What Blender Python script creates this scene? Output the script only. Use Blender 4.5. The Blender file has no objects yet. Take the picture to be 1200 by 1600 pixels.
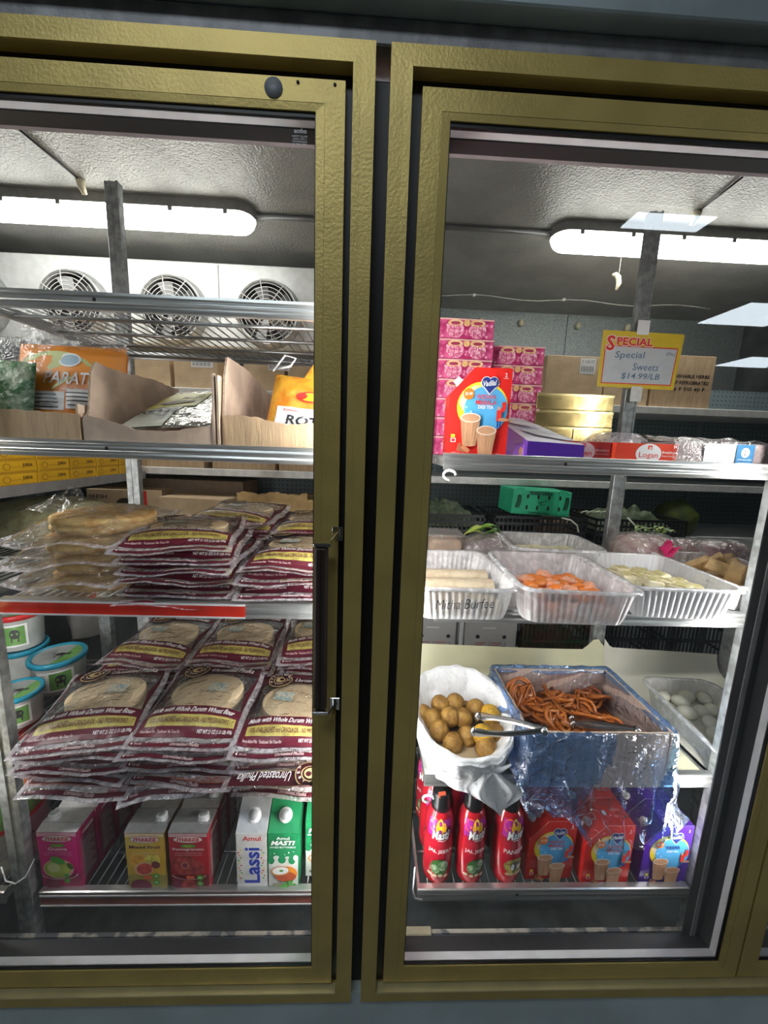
import bpy, math, random
from mathutils import Vector, Matrix, noise
V = Vector
S = bpy.context.scene
COL = S.collection
# ------------------------------------------------------------------ camera
cam = bpy.data.cameras.new('camera'); camo = bpy.data.objects.new('camera', cam); COL.objects.link(camo)
cam.sensor_fit = 'HORIZONTAL'; cam.sensor_width = 36.0; cam.lens = 36.0 * 600.9 / 1200.0
cam.clip_start = 0.02; cam.clip_end = 60
PITCH, YAW, ROLL = 0.1672, 0.0370, 0.0358
_f = V((math.sin(YAW)*math.cos(PITCH), math.cos(YAW)*math.cos(PITCH), -math.sin(PITCH)))
_r = V((math.cos(YAW), -math.sin(YAW), 0)); _u = _r.cross(_f)
_r2 = _r*math.cos(ROLL) + _u*math.sin(ROLL); _u2 = -_r*math.sin(ROLL) + _u*math.cos(ROLL)
m3 = Matrix((_r2, _u2, -_f)).transposed()
camo.matrix_world = Matrix.Translation((0, -0.633, 1.5)) @ m3.to_4x4()
S.camera = camo
# ------------------------------------------------------------------ world and exposure
S.view_settings.view_transform = 'Standard'; S.view_settings.look = 'None'
S.view_settings.gamma = 1; S.view_settings.use_curve_mapping = False
S.view_settings.exposure = 0.0
try:
    S.cycles.transparent_max_bounces = 40; S.cycles.max_bounces = 8
    S.cycles.sample_clamp_indirect = 6
except Exception: pass
W = bpy.data.worlds.new('world'); S.world = W; W.use_nodes = True
W.node_tree.nodes['Background'].inputs[0].default_value = (0.75, 0.85, 1, 1)
W.node_tree.nodes['Background'].inputs[1].default_value = 0.02
STORE_LAMP, CEILING_TUBE, MULLION_TUBE = 12.0, 17.0, 36.0

# ------------------------------------------------------------------ materials
MATS = {}
def schlick(N, L, k=1.0, f0=.045, normal=None):
    lw = N.new('ShaderNodeLayerWeight'); lw.inputs['Blend'].default_value = .5
    if normal is not None: L.new(normal, lw.inputs['Normal'])
    p = N.new('ShaderNodeMath'); p.operation = 'POWER'; p.inputs[1].default_value = 5; L.new(lw.outputs['Facing'], p.inputs[0])
    a = N.new('ShaderNodeMath'); a.operation = 'MULTIPLY_ADD'; a.inputs[1].default_value = (1-f0)*k; a.inputs[2].default_value = f0*k
    L.new(p.outputs[0], a.inputs[0]); return a.outputs[0]
def mat(name, col=(.5,.5,.5), rough=.5, metal=0, var=.08, scale=30, bump=0, bscale=60, spec=.5, coat=0, aniso=None, col2=None, lo=.4, hi=.6, stretch=None):
    if name in MATS: return MATS[name]
    m = bpy.data.materials.new(name); m.use_nodes = True; nt = m.node_tree; N = nt.nodes; L = nt.links
    b = N['Principled BSDF']
    b.inputs['Roughness'].default_value = rough; b.inputs['Metallic'].default_value = metal
    b.inputs['Specular IOR Level'].default_value = spec
    if coat: b.inputs['Coat Weight'].default_value = coat; b.inputs['Coat Roughness'].default_value = .08
    tc = N.new('ShaderNodeTexCoord'); mp = N.new('ShaderNodeMapping'); L.new(tc.outputs['Object'], mp.inputs[0])
    if stretch: mp.inputs['Scale'].default_value = stretch
    nz = N.new('ShaderNodeTexNoise'); nz.inputs['Scale'].default_value = scale; nz.inputs['Detail'].default_value = 4
    L.new(mp.outputs[0], nz.inputs['Vector'])
    rp = N.new('ShaderNodeValToRGB'); L.new(nz.outputs['Fac'], rp.inputs[0])
    c2 = col2 if col2 else tuple(c*(1-var) for c in col); c1 = col if col2 else tuple(min(1, c*(1+var)) for c in col)
    rp.color_ramp.elements[0].position = lo; rp.color_ramp.elements[1].position = hi
    rp.color_ramp.elements[0].color = (*c2, 1); rp.color_ramp.elements[1].color = (*c1, 1)
    L.new(rp.outputs[0], b.inputs['Base Color'])
    if bump:
        n2 = N.new('ShaderNodeTexNoise'); n2.inputs['Scale'].default_value = bscale; n2.inputs['Detail'].default_value = 3
        L.new(mp.outputs[0], n2.inputs['Vector'])
        bp = N.new('ShaderNodeBump'); bp.inputs['Strength'].default_value = bump; bp.inputs['Distance'].default_value = .01
        L.new(n2.outputs['Fac'], bp.inputs['Height']); L.new(bp.outputs[0], b.inputs['Normal'])
    MATS[name] = m
    return m
def ink(name, col, rough=.4, coat=0): return mat(name, col, rough, var=.03, scale=12, coat=coat)
def film(name, tint=(1,1,1), milk=.08, milkcol=(.9,.9,.92), bump=.6, bscale=45, gloss=.6, rough=.12, crease=.0):
    """thin clear plastic: transmits straight through, with its own milky scatter and crinkled gloss"""
    if name in MATS: return MATS[name]
    m = bpy.data.materials.new(name); m.use_nodes = True; nt = m.node_tree; N = nt.nodes; L = nt.links
    N.remove(N['Principled BSDF']); out = N['Material Output']
    tr = N.new('ShaderNodeBsdfTransparent'); tr.inputs[0].default_value = (*tint, 1)
    df = N.new('ShaderNodeBsdfDiffuse'); df.inputs[0].default_value = (*milkcol, 1)
    gl = N.new('ShaderNodeBsdfGlossy'); gl.inputs['Roughness'].default_value = rough; gl.inputs[0].default_value = (1,1,1,1)
    tc = N.new('ShaderNodeTexCoord'); nz = N.new('ShaderNodeTexNoise'); nz.inputs['Scale'].default_value = bscale
    nz.inputs['Detail'].default_value = 3; nz.inputs['Distortion'].default_value = 1.2; L.new(tc.outputs['Object'], nz.inputs['Vector'])
    bp = N.new('ShaderNodeBump'); bp.inputs['Strength'].default_value = bump; bp.inputs['Distance'].default_value = .01
    L.new(nz.outputs['Fac'], bp.inputs['Height'])
    L.new(bp.outputs[0], gl.inputs['Normal']); L.new(bp.outputs[0], df.inputs['Normal'])
    # creases: thin pale lines painted in where crinkles would catch the light
    n3 = N.new('ShaderNodeTexNoise'); n3.inputs['Scale'].default_value = bscale*.28; n3.inputs['Detail'].default_value = 2; n3.inputs['Distortion'].default_value = .8
    L.new(tc.outputs['Object'], n3.inputs['Vector'])
    c1 = N.new('ShaderNodeMath'); c1.operation = 'SUBTRACT'; c1.inputs[1].default_value = .5; L.new(n3.outputs['Fac'], c1.inputs[0])
    c2 = N.new('ShaderNodeMath'); c2.operation = 'ABSOLUTE'; L.new(c1.outputs[0], c2.inputs[0])
    c3 = N.new('ShaderNodeMapRange'); c3.inputs['From Min'].default_value = 0; c3.inputs['From Max'].default_value = .012; c3.inputs['To Min'].default_value = crease; c3.inputs['To Max'].default_value = 0
    L.new(c2.outputs[0], c3.inputs['Value'])
    m1 = N.new('ShaderNodeMixShader'); L.new(tr.outputs[0], m1.inputs[1]); L.new(df.outputs[0], m1.inputs[2])
    mr = N.new('ShaderNodeMapRange'); mr.inputs['From Min'].default_value = .45; mr.inputs['From Max'].default_value = .7
    mr.inputs['To Min'].default_value = milk; mr.inputs['To Max'].default_value = min(1, milk*2.2)
    L.new(nz.outputs['Fac'], mr.inputs['Value'])
    mm = N.new('ShaderNodeMath'); mm.operation = 'MAXIMUM'; L.new(mr.outputs[0], mm.inputs[0]); L.new(c3.outputs[0], mm.inputs[1]); L.new(mm.outputs[0], m1.inputs[0])
    m2 = N.new('ShaderNodeMixShader'); L.new(schlick(N, L, gloss, .09, bp.outputs[0]), m2.inputs[0]); L.new(m1.outputs[0], m2.inputs[1]); L.new(gl.outputs[0], m2.inputs[2])
    L.new(m2.outputs[0], out.inputs['Surface'])
    MATS[name] = m
    return m
def glow(name, col, strength):
    if name in MATS: return MATS[name]
    m = bpy.data.materials.new(name); m.use_nodes = True; N = m.node_tree.nodes
    b = N['Principled BSDF']; b.inputs['Base Color'].default_value = (.9,.9,.9,1)
    b.inputs['Emission Color'].default_value = (*col, 1); b.inputs['Emission Strength'].default_value = strength
    MATS[name] = m
    return m
def holes(name, col, dark, pitch, r=.16):
    """pegboard: a regular grid of holes in object space x/z"""
    if name in MATS: return MATS[name]
    m = bpy.data.materials.new(name); m.use_nodes = True; nt = m.node_tree; N = nt.nodes; L = nt.links
    b = N['Principled BSDF']; b.inputs['Roughness'].default_value = .5
    tc = N.new('ShaderNodeTexCoord'); sx = N.new('ShaderNodeSeparateXYZ'); L.new(tc.outputs['Object'], sx.inputs[0])
    def cell(o):
        a = N.new('ShaderNodeMath'); a.operation = 'MULTIPLY'; a.inputs[1].default_value = 1/pitch; L.new(o, a.inputs[0])
        f = N.new('ShaderNodeMath'); f.operation = 'FRACT'; L.new(a.outputs[0], f.inputs[0])
        s = N.new('ShaderNodeMath'); s.operation = 'SUBTRACT'; s.inputs[1].default_value = .5; L.new(f.outputs[0], s.inputs[0])
        p = N.new('ShaderNodeMath'); p.operation = 'POWER'; p.inputs[1].default_value = 2; L.new(s.outputs[0], p.inputs[0]); return p.outputs[0]
    ad = N.new('ShaderNodeMath'); L.new(cell(sx.outputs[0]), ad.inputs[0]); L.new(cell(sx.outputs[2]), ad.inputs[1])
    lt = N.new('ShaderNodeMath'); lt.operation = 'LESS_THAN'; lt.inputs[1].default_value = r*r; L.new(ad.outputs[0], lt.inputs[0])
    mx = N.new('ShaderNodeMix'); mx.data_type = 'RGBA'; L.new(lt.outputs[0], mx.inputs[0])
    mx.inputs[6].default_value = (*col, 1); mx.inputs[7].default_value = (*dark, 1); L.new(mx.outputs[2], b.inputs['Base Color'])
    MATS[name] = m
    return m

GOLD = mat('gold_anodised_aluminium', (.56,.425,.135), .45, .40, var=.08, scale=9, bump=.10, bscale=220)
GOLDW = mat('pale_gold_sill', (.80,.70,.38), .35, .5, var=.08, scale=10)
GREY = mat('grey_painted_steel', (.36,.43,.45), .45, .2, var=.15, scale=6, bump=.06, bscale=80)
GALV = mat('galvanised_trim', (.27,.27,.28), .55, .3, var=.2, scale=25, bump=.1, bscale=90)
BLACK = mat('black_rubber', (.012,.012,.014), .5)
SPACER = mat('light_grey_spacer', (.62,.62,.64), .5, var=.05)
INNER = mat('dark_grey_inner_frame', (.055,.06,.07), .3, .2, var=.3, scale=12)
INNERL = mat('mid_grey_inner_edge', (.30,.29,.30), .4, .2)
SHELF = mat('galvanised_shelf_steel', (.58,.59,.58), .30, .85, var=.18, scale=18, bump=.12, bscale=25, stretch=(.15,1,8))
POST = mat('galvanised_post_steel', (.40,.42,.42), .38, .6, var=.25, scale=45, bump=.12, bscale=60)
WIRE = mat('grey_wire', (.42,.43,.43), .3, .8)
CEIL = mat('pitted_white_ceiling_metal', (.40,.40,.38), .33, .25, var=.10, scale=6, bump=.6, bscale=130)
WALLM = mat('speckled_galvanised_wall', (.40,.44,.44), .45, .3, col2=(.22,.25,.25), scale=160, bump=.25, bscale=120)
DARKW = mat('dark_painted_wall', (.10,.11,.11), .5, var=.3, scale=5)
FLOORM = mat('stained_grey_floor', (.06,.07,.075), .5, var=.4, scale=8)
WHITE = mat('white_enamel', (.72,.73,.72), .35, var=.05)
KRAFT = mat('brown_cardboard', (.50,.35,.21), .75, var=.10, scale=20, bump=.15, bscale=60, stretch=(6,6,.6))
KRAFT2 = mat('pale_cardboard', (.62,.46,.29), .75, var=.08, scale=15, bump=.12, bscale=50)
KRAFTE = mat('torn_cardboard_edge', (.62,.47,.34), .9, var=.2, scale=200)
PINKK = mat('worn_greyish_cardboard', (.58,.44,.34), .75, var=.18, scale=14, bump=.15, bscale=40)
CHROME = mat('chrome', (.8,.8,.8), .12, 1)
STEEL = mat('brushed_tong_steel', (.6,.6,.6), .25, 1)
BROWN = mat('dark_brown_grip', (.055,.035,.03), .38, .1, var=.15, scale=10)
def glass_mat():
    m = bpy.data.materials.new('door_glass'); m.use_nodes = True; N = m.node_tree.nodes; L = m.node_tree.links
    N.remove(N['Principled BSDF']); tr = N.new('ShaderNodeBsdfTransparent'); tr.inputs[0].default_value = (.95,.96,.96,1)
    gl = N.new('ShaderNodeBsdfGlossy'); gl.inputs['Roughness'].default_value = 0.0; 
    mx = N.new('ShaderNodeMixShader'); L.new(schlick(N, L), mx.inputs[0]); L.new(tr.outputs[0], mx.inputs[1]); L.new(gl.outputs[0], mx.inputs[2])
    L.new(mx.outputs[0], N['Material Output'].inputs['Surface']); return m
GLASS = glass_mat()

# ------------------------------------------------------------------ mesh builder
class G:
    def __init__(s): s.v = []; s.f = []; s.fm = []; s.ms = []; s.sm = []; s.T = None
    def add(s, verts, faces, m, smooth=False):
        o = len(s.v)
        if s.T is not None: verts = [s.T @ V(p) for p in verts]
        s.v += [tuple(p) for p in verts]
        if m not in s.ms: s.ms.append(m)
        i = s.ms.index(m)
        for f in faces: s.f.append([o+k for k in f]); s.fm.append(i); s.sm.append(smooth)
        return s
    def box(s, x0, x1, y0, y1, z0, z1, m, b=0):
        if b <= 0:
            vs = [(x, y, z) for z in (z0, z1) for y in (y0, y1) for x in (x0, x1)]
            return s.add(vs, [(0,2,3,1),(4,5,7,6),(0,1,5,4),(2,6,7,3),(0,4,6,2),(1,3,7,5)], m)
        # chamfered box
        vs = []; idx = {}
        for sx in (0,1):
            for sy in (0,1):
                for sz in (0,1):
                    X = (x0,x1)[sx]; Y = (y0,y1)[sy]; Z = (z0,z1)[sz]
                    dx = b*(1-2*sx); dy = b*(1-2*sy); dz = b*(1-2*sz)
                    for a, p in (('x',(X,Y+dy,Z+dz)),('y',(X+dx,Y,Z+dz)),('z',(X+dx,Y+dy,Z))):
                        idx[(sx,sy,sz,a)] = len(vs); vs.append(p)
        F = []
        for a in (0,1):
            F.append([idx[(a,y,z,'x')] for y,z in ((0,0),(1,0),(1,1),(0,1))]); F.append([idx[(x,a,z,'y')] for x,z in ((0,0),(1,0),(1,1),(0,1))])
            F.append([idx[(x,y,a,'z')] for x,y in ((0,0),(1,0),(1,1),(0,1))])
            for c in (0,1):
                F.append([idx[(a,c,0,'x')],idx[(a,c,1,'x')],idx[(a,c,1,'y')],idx[(a,c,0,'y')]])
                F.append([idx[(a,0,c,'x')],idx[(a,1,c,'x')],idx[(a,1,c,'z')],idx[(a,0,c,'z')]])
                F.append([idx[(0,a,c,'y')],idx[(1,a,c,'y')],idx[(1,a,c,'z')],idx[(0,a,c,'z')]])
                for d in (0,1): F.append([idx[(a,c,d,k)] for k in 'xyz'])
        return s.add(vs, F, m)
    def prism(s, pts, h, m, axis=V((0,1,0)), cap=True):
        """extrude a planar polygon of 3-D points by h along axis"""
        n = len(pts); vs = [V(p) for p in pts] + [V(p)+axis*h for p in pts]
        F = [[i,(i+1)%n,n+(i+1)%n,n+i] for i in range(n)]
        if cap: F += [list(range(n))[::-1], list(range(n,2*n))]
        return s.add(vs, F, m)
    def tube(s, path, r, m, n=8, cap=True, closed=False):
        path = [V(p) for p in path]; k = len(path); rr = r if isinstance(r,(list,tuple)) else [r]*k
        vs = []; F = []; up = None
        for i, p in enumerate(path):
            t = (path[(i+1)%k]-path[i-1]) if closed else (path[min(i+1,k-1)]-path[max(i-1,0)])
            t = t.normalized() if t.length > 1e-9 else V((0,0,1))
            if up is None: up = t.orthogonal().normalized()
            up = (up - t*up.dot(t)); up = up.normalized() if up.length > 1e-6 else t.orthogonal().normalized()
            sd = t.cross(up)
            for j in range(n):
                a = 2*math.pi*j/n; vs.append(p + (up*math.cos(a)+sd*math.sin(a))*rr[i])
        for i in range(k if closed else k-1):
            for j in range(n): F.append([i*n+j, i*n+(j+1)%n, ((i+1)%k)*n+(j+1)%n, ((i+1)%k)*n+j])
        if cap and not closed: F += [list(range(n))[::-1], list(range((k-1)*n, k*n))]
        return s.add(vs, F, m, True)
    def lathe(s, prof, m, n=32, c=(0,0,0), sy=1, ms=None):
        vs = []; k = len(prof)
        for r, z in prof:
            for j in range(n):
                a = 2*math.pi*j/n; vs.append((c[0]+r*math.cos(a), c[1]+r*math.sin(a)*sy, c[2]+z))
        for i in range(k-1):
            mm = ms[i] if ms else m
            pass
        F = [[i*n+j, i*n+(j+1)%n, (i+1)*n+(j+1)%n, (i+1)*n+j] for i in range(k-1) for j in range(n)]
        F += [list(range(n))[::-1], list(range((k-1)*n, k*n))]
        return s.add(vs, F, m, True)
    def grid(s, fn, nu, nv, m, smooth=True, wrap=False, mf=None):
        o = len(s.v); vs = [fn(i/nu, j/nv) for j in range(nv+1) for i in range(nu if wrap else nu+1)]
        w = nu if wrap else nu+1
        if mf is None:
            F = [[j*w+i, j*w+(i+1)%w, (j+1)*w+(i+1)%w, (j+1)*w+i] for j in range(nv) for i in range(nu)]
            return s.add(vs, F, m, smooth)
        if s.T is not None: vs = [s.T @ V(p) for p in vs]
        s.v += [tuple(p) for p in vs]
        for j in range(nv):
            for i in range(nu):
                mm = mf((i+.5)/nu, (j+.5)/nv) or m
                if mm not in s.ms: s.ms.append(mm)
                s.f.append([o+j*w+i, o+j*w+(i+1)%w, o+(j+1)*w+(i+1)%w, o+(j+1)*w+i]); s.fm.append(s.ms.index(mm)); s.sm.append(smooth)
        return s
    def data(s, name):
        me = bpy.data.meshes.new(name); me.from_pydata(s.v, [], s.f); me.update()
        for m in s.ms: me.materials.append(m)
        me.polygons.foreach_set('material_index', s.fm); me.polygons.foreach_set('use_smooth', s.sm)
        return me
    def build(s, name, parent=None, label=None, loc=None):
        o = bpy.data.objects.new(name, s.data(name)); COL.objects.link(o)
        if parent is not None: o.parent = parent
        if loc is not None: o.location = loc
        if label: o['label'] = label
        return o
def tag(o, label, cat, group=None, kind=None):
    o['label'] = label; o['category'] = cat
    if group: o['group'] = group
    if kind: o['kind'] = kind
    return o
def struct(o, label=None):
    o['kind'] = 'structure'
    if label: o['label'] = label
    return o
def thing(name, label, cat, loc=(0,0,0), rz=0, group=None, rot=None):
    o = bpy.data.objects.new(name, None); o.empty_display_size = .02; COL.objects.link(o)
    o.location = loc; o.rotation_euler = rot if rot else (0,0,rz)
    return tag(o, label, cat, group)
def dup(root, label, loc, rz=0, rot=None, scale=None, group=None):
    r = root.copy(); COL.objects.link(r); r.location = loc; r.rotation_euler = rot if rot else (0,0,rz)
    r['label'] = label
    if scale: r.scale = scale
    if group: r['group'] = group
    for ch in list(root.children):
        c = ch.copy(); COL.objects.link(c); c.parent = r
        for g in list(ch.children):
            d = g.copy(); COL.objects.link(d); d.parent = c
    return r
# ------------------------------------------------------------------ lettering and print
_TX = {}
def text_geo(txt, shear=0, bold=0):
    k = (txt, shear, bold)
    if k in _TX: return _TX[k]
    cu = bpy.data.curves.new('t', 'FONT'); cu.body = txt; cu.shear = shear; cu.offset = bold; cu.resolution_u = 2; cu.size = 1
    ob = bpy.data.objects.new('t', cu); COL.objects.link(ob)
    me = bpy.data.meshes.new_from_object(ob)
    vs = [(p.co.x, p.co.y) for p in me.vertices]; fs = [list(p.vertices) for p in me.polygons]
    bpy.data.objects.remove(ob); bpy.data.curves.remove(cu); bpy.data.meshes.remove(me)
    x0 = min(v[0] for v in vs); x1 = max(v[0] for v in vs); y0 = min(v[1] for v in vs); y1 = max(v[1] for v in vs)
    _TX[k] = ([((v[0]-x0)/(x1-x0)-.5, (v[1]-y0)/(y1-y0)-.5) for v in vs], fs)
    return _TX[k]
class Art:
    """flat print laid on a face: f(u, v, height) gives the point"""
    def __init__(s, g, f, step=.00018): s.g = g; s.f = f; s.h = step; s.st = step
    def _n(s): s.h += s.st
    def rect(s, u0, v0, u1, v1, m, nx=1, ny=1):
        h = s.h; s.g.grid(lambda a, b: s.f(u0+(u1-u0)*a, v0+(v1-v0)*b, h), nx, ny, m, False); s._n()
    def poly(s, pts, m):
        h = s.h; s.g.add([s.f(u, v, h) for u, v in pts], [list(range(len(pts)))], m); s._n()
    def ell(s, cu, cv, ru, rv, m, n=20, a0=0, a1=360, rot=0):
        h = s.h; c = math.cos(rot); q = math.sin(rot); P = []
        for i in range(n):
            a = math.radians(a0+(a1-a0)*i/(n if a1-a0 >= 360 else n-1)); x = ru*math.cos(a); y = rv*math.sin(a); P.append((cu+x*c-y*q, cv+x*q+y*c))
        s.g.add([s.f(cu, cv, h)]+[s.f(u, v, h) for u, v in P], [[0,1+i,1+(i+1)%n] for i in range(n if a1-a0 >= 360 else n-1)], m); s._n()
    def ring(s, cu, cv, ru, rv, w, m, n=28, a0=0, a1=360):
        h = s.h; F = []; vs = []
        for i in range(n+1):
            a = math.radians(a0+(a1-a0)*i/n)
            for k in (1, 1-w): vs.append(s.f(cu+ru*k*math.cos(a), cv+rv*k*math.sin(a), h))
        s.g.add(vs, [[2*i,2*i+1,2*i+3,2*i+2] for i in range(n)], m); s._n()
    def text(s, txt, cu, cv, w, h, m, shear=0, bold=0, rot=0, arch=0):
        vs, fs = text_geo(txt, shear, bold); hh = s.h; c = math.cos(rot); q = math.sin(rot)
        P = []
        for a, b in vs:
            x = a*w; y = b*h + arch*(1-4*a*a)
            P.append(s.f(cu+x*c-y*q, cv+x*q+y*c, hh))
        s.g.add(P, fs, m); s._n()
    def line(s, pts, w, m):
        h = s.h; vs = []; k = len(pts)
        for i, (u, v) in enumerate(pts):
            a = pts[max(i-1,0)]; b = pts[min(i+1,k-1)]; dx = b[0]-a[0]; dy = b[1]-a[1]; l = math.hypot(dx, dy) or 1
            nx, ny = -dy/l*w/2, dx/l*w/2; vs += [s.f(u+nx, v+ny, h), s.f(u-nx, v-ny, h)]
        s.g.add(vs, [[2*i,2*i+1,2*i+3,2*i+2] for i in range(k-1)], m); s._n()
def face(o, ux=(1,0,0), vx=(0,0,1)):
    o = V(o); ux = V(ux).normalized(); vx = V(vx).normalized(); n = ux.cross(vx)
    return lambda u, v, h: o + ux*u + vx*v + n*h
def sm(a, x, b):
    t = max(0, min(1, (x-a)/(b-a))); return t*t*(3-2*t)
def nz(x, y, z=0): return noise.noise(V((x, y, z)))
ORD = ['lowest', 'second from the bottom', 'third from the bottom', 'fourth from the bottom', 'fifth from the bottom', 'sixth from the bottom', 'seventh from the bottom']
def ordn(i, n): return 'topmost' if i == n-1 else ORD[i]

def ring(g, x0, x1, z0, z1, wl, wt, y0, y1, m, wr=None, wb=None, yi=None):
    """mitred rectangular frame"""
    wr = wl if wr is None else wr; wb = wt if wb is None else wb
    O = [(x0,z0),(x1,z0),(x1,z1),(x0,z1)]; I = [(x0+wl,z0+wb),(x1-wr,z0+wb),(x1-wr,z1-wt),(x0+wl,z1-wt)]
    for i in range(4):
        j = (i+1)%4; q = [O[i],O[j],I[j],I[i]]
        yy = y0 if yi is None else yi
        vs = [(q[0][0],y0,q[0][1]),(q[1][0],y0,q[1][1]),(q[2][0],yy,q[2][1]),(q[3][0],yy,q[3][1])]+[(a,y1,b) for a,b in q]
        g.add(vs, [(0,1,2,3),(7,6,5,4),(0,4,5,1),(1,5,6,2),(2,6,7,3),(3,7,4,0)], m)
# ================================================================== SETTING: cooler room
CW, CZ, BY = 2.6, 2.45, 2.18
struct(G().box(-CW, CW, .04, BY+.06, -.05, 0, FLOORM).build('floor'))
struct(G().box(-CW, CW, .04, BY+.06, CZ, CZ+.05, CEIL).build('ceiling'))
g = G(); g.box(-CW, CW, BY, BY+.05, 0, CZ, WALLM)
for x in (-1.9, -.9, .1, 1.33): g.box(x-.002, x+.002, BY-.002, BY, 0, CZ, BLACK)
struct(g.build('wall_back'))
struct(G().box(-CW-.05, -CW, .04, BY, 0, CZ, WALLM).build('wall_left'))
struct(G().box(CW, CW+.05, .04, BY, 0, CZ, DARKW).build('wall_right'))
# front wall of the cooler: kick panel below, header above
struct(G().box(-CW, CW, .0, .05, 0, .360, mat('grey_green_kick_panel', (.58,.68,.70), .5, .1, var=.1, scale=5)).build('wall_front'))
g = G(); g.box(-CW, CW, -.004, .06, 2.045, 2.078, GALV, .002); g.box(-CW, CW, -.03, .06, 2.079, 2.122, GREY, .002)
g.box(-CW, CW, -.02, .06, 2.124, 2.128, BLACK); g.box(-CW, CW, -.045, .06, 2.130, 3.0, GREY)
struct(g.build('trim_1'))
# inner header, sill and mullions behind the doors
g = G(); g.box(-CW, CW, .098, .110, 1.990, 2.45, mat('mauve_grey_header', (.20,.17,.175), .5)); g.box(-CW, CW, .05, .098, 2.03, 2.45, INNER)
struct(g.build('trim_2'))
g = G(); g.box(-CW, CW, .05, .10, .33, .362, mat('dark_blue_sill', (.05,.06,.075), .35, .2, var=.3, scale=20))
g.box(-CW, CW, .096, .104, .362, .366, mat('scruffy_tan_caulk', (.42,.38,.32), .8, col2=(.10,.10,.11), scale=22, bump=.4, lo=.45, hi=.55), 0)
g.box(-CW, CW, .03, .05, .345, .40, BLACK)
struct(g.build('trim_3'))
BLACKF = mat('black_mullion_cover', (.018,.02,.022), .3)
def mullion(x, w, i, back=True):
    g = G(); g.box(x-w, x+w, .042, .047, .36, 1.99, BLACKF, .001)
    g.box(x-w-.002, x-w+.006, .040, .048, .36, 1.99, INNERL); g.box(x+w-.006, x+w+.002, .040, .048, .36, 1.99, INNERL)
    g.box(x-.004, x+.004, .047, .078 if not back else .052, .36, 1.99, INNERL)
    struct(g.build('trim_%d' % i))
mullion(0, .050, 4); g = G(); g.box(.734,.832,.042,.047,.36,1.99,BLACKF,.001)
for xx in (.755,.826): g.box(xx-.005,xx+.005,.040,.0425,.36,1.99,INNERL)
g.box(.7995,.8035,.047,.072,.36,1.99,INNERL); struct(g.build('trim_5')); mullion(-.95, .02, 6)  # trim_5 includes an added, unseen plate that keeps tube light off the front post
struct(G().box(-.012, .012, .02, .035, .36, 2.02, BLACK).build('trim_7'))
for x0, x1, n in ((-1.72,-.0102,12),(.0106,1.74,13)):
    g = G(); ring(g, x0+.002, x1-.002, .363, 2.039, .072, .070, .006, .03, BLACK, wb=.062); struct(g.build('trim_%d' % n))
# store in front of the cooler
struct(G().box(-8, 8, -7.5, 0, -.05, 0, mat('store_floor_tile', (.30,.30,.29), .4)).build('floor'))
struct(G().box(-8, 8, -7.55, -7.5, 0, 3, mat('store_wall_paint', (.20,.21,.19), .6)).build('wall_store'))
struct(G().box(-8, 8, -7.5, .0, 3.0, 3.05, mat('store_ceiling_tile', (.25,.26,.26), .7)).build('ceiling'))
def store_panel(x, y, w, d, label):
    t = thing('ceiling_light_panel', label, 'ceiling light', (x, y, 2.96), 0, 'shop ceiling light panels')
    G().box(-w/2-.02, w/2+.02, -d/2-.02, d/2+.02, 0, .04, WHITE, .004).build('frame', t)
    G().box(-w/2, w/2, -d/2, d/2, -.006, 0, glow('shop_daylight_panel', (.82,.92,1.0), STORE_LAMP)).build('diffuser', t)
for k, a in enumerate(((1.82,-2.0,.5,.16), (3.9,-3.45,.75,.6), (5.8,-5.3,.8,.6), (-.5,-1.15,1.2,.3))):
    store_panel(*a, ('narrow light panel of the shop ceiling mirrored in the right door top', 'square shop light panel mirrored beside the price sign', 'far shop light panel mirrored low at the right edge', 'long light panel above the shop aisle in front of the doors', 'shop light panel far behind to the left')[k])

# ================================================================== door frames and doors
def flange(x0, x1, label):
    g = G(); ring(g, x0, x1, .361, 2.041, .020, .018, -.014, .03, GOLD, wb=.014)
    ring(g, x0+.0199, x1-.0199, .3748, 2.0231, .0105, .009, -.0146, .03, GOLD, wb=.011, yi=-.0150)
    return struct(g.build('door_frame'), label)
o = flange(-1.72, -.0102, 'gold opening frame around the left doors'); o.name = 'trim_8'
o = flange(.0106, 1.74, 'gold opening frame around the right doors'); o.name = 'trim_9'
# paler gold strip along the sills
struct(G().box(-1.69, -.043, -.016, -.0, .386, .3895, GOLDW).build('trim_10')); struct(G().box(.043, 1.70, -.016, -.0, .386, .3895, GOLDW).build('trim_11'))
def door(x0, x1, n):
    t = thing('door_%d' % n, 'glass door', 'door', (0,0,0)); del t['label']; del t['category']; t['kind'] = 'structure'
    g = G(); z0, z1 = .3985, 1.9985
    ring(g, x0, x1, z0, z1, .0285, .0285, -.006, .030, GOLD, wb=.0275)
    ring(g, x0+.0284, x1-.0284, z0+.0274, z1-.0284, .0006, .0006, -.0052, .0005, mat('frame_seam', (.10,.08,.03), .5), wb=.0006)
    ring(g, x0+.0289, x1-.0289, z0+.0279, z1-.0289, .0121, .0091, -.0056, .0005, GOLD, wb=.0101, yi=-.0045)
    g.build('frame', t)
    g = G(); ring(g, x0+.0405, x1-.0405, z0+.0375, z1-.0375, .0022, .0065, -.002, .0012, BLACK, wb=.0030)
    ring(g, x0+.0405, x1-.0405, z0+.0375, z1-.0375, .003, .0085, .0178, .045, BLACK, wb=.002); g.build('gasket', t)
    g = G(); ring(g, x0+.0412, x1-.0412, z0+.0375, z1-.0412, .0018, .0025, .0040, .0175, SPACER, wb=.0032, wr=.0018); g.build('glass_spacer', t)
    G().box(x0+.04, x1-.04, .0014, .0036, z0+.036, z1-.037, GLASS).build('glass', t)
    return t
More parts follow.
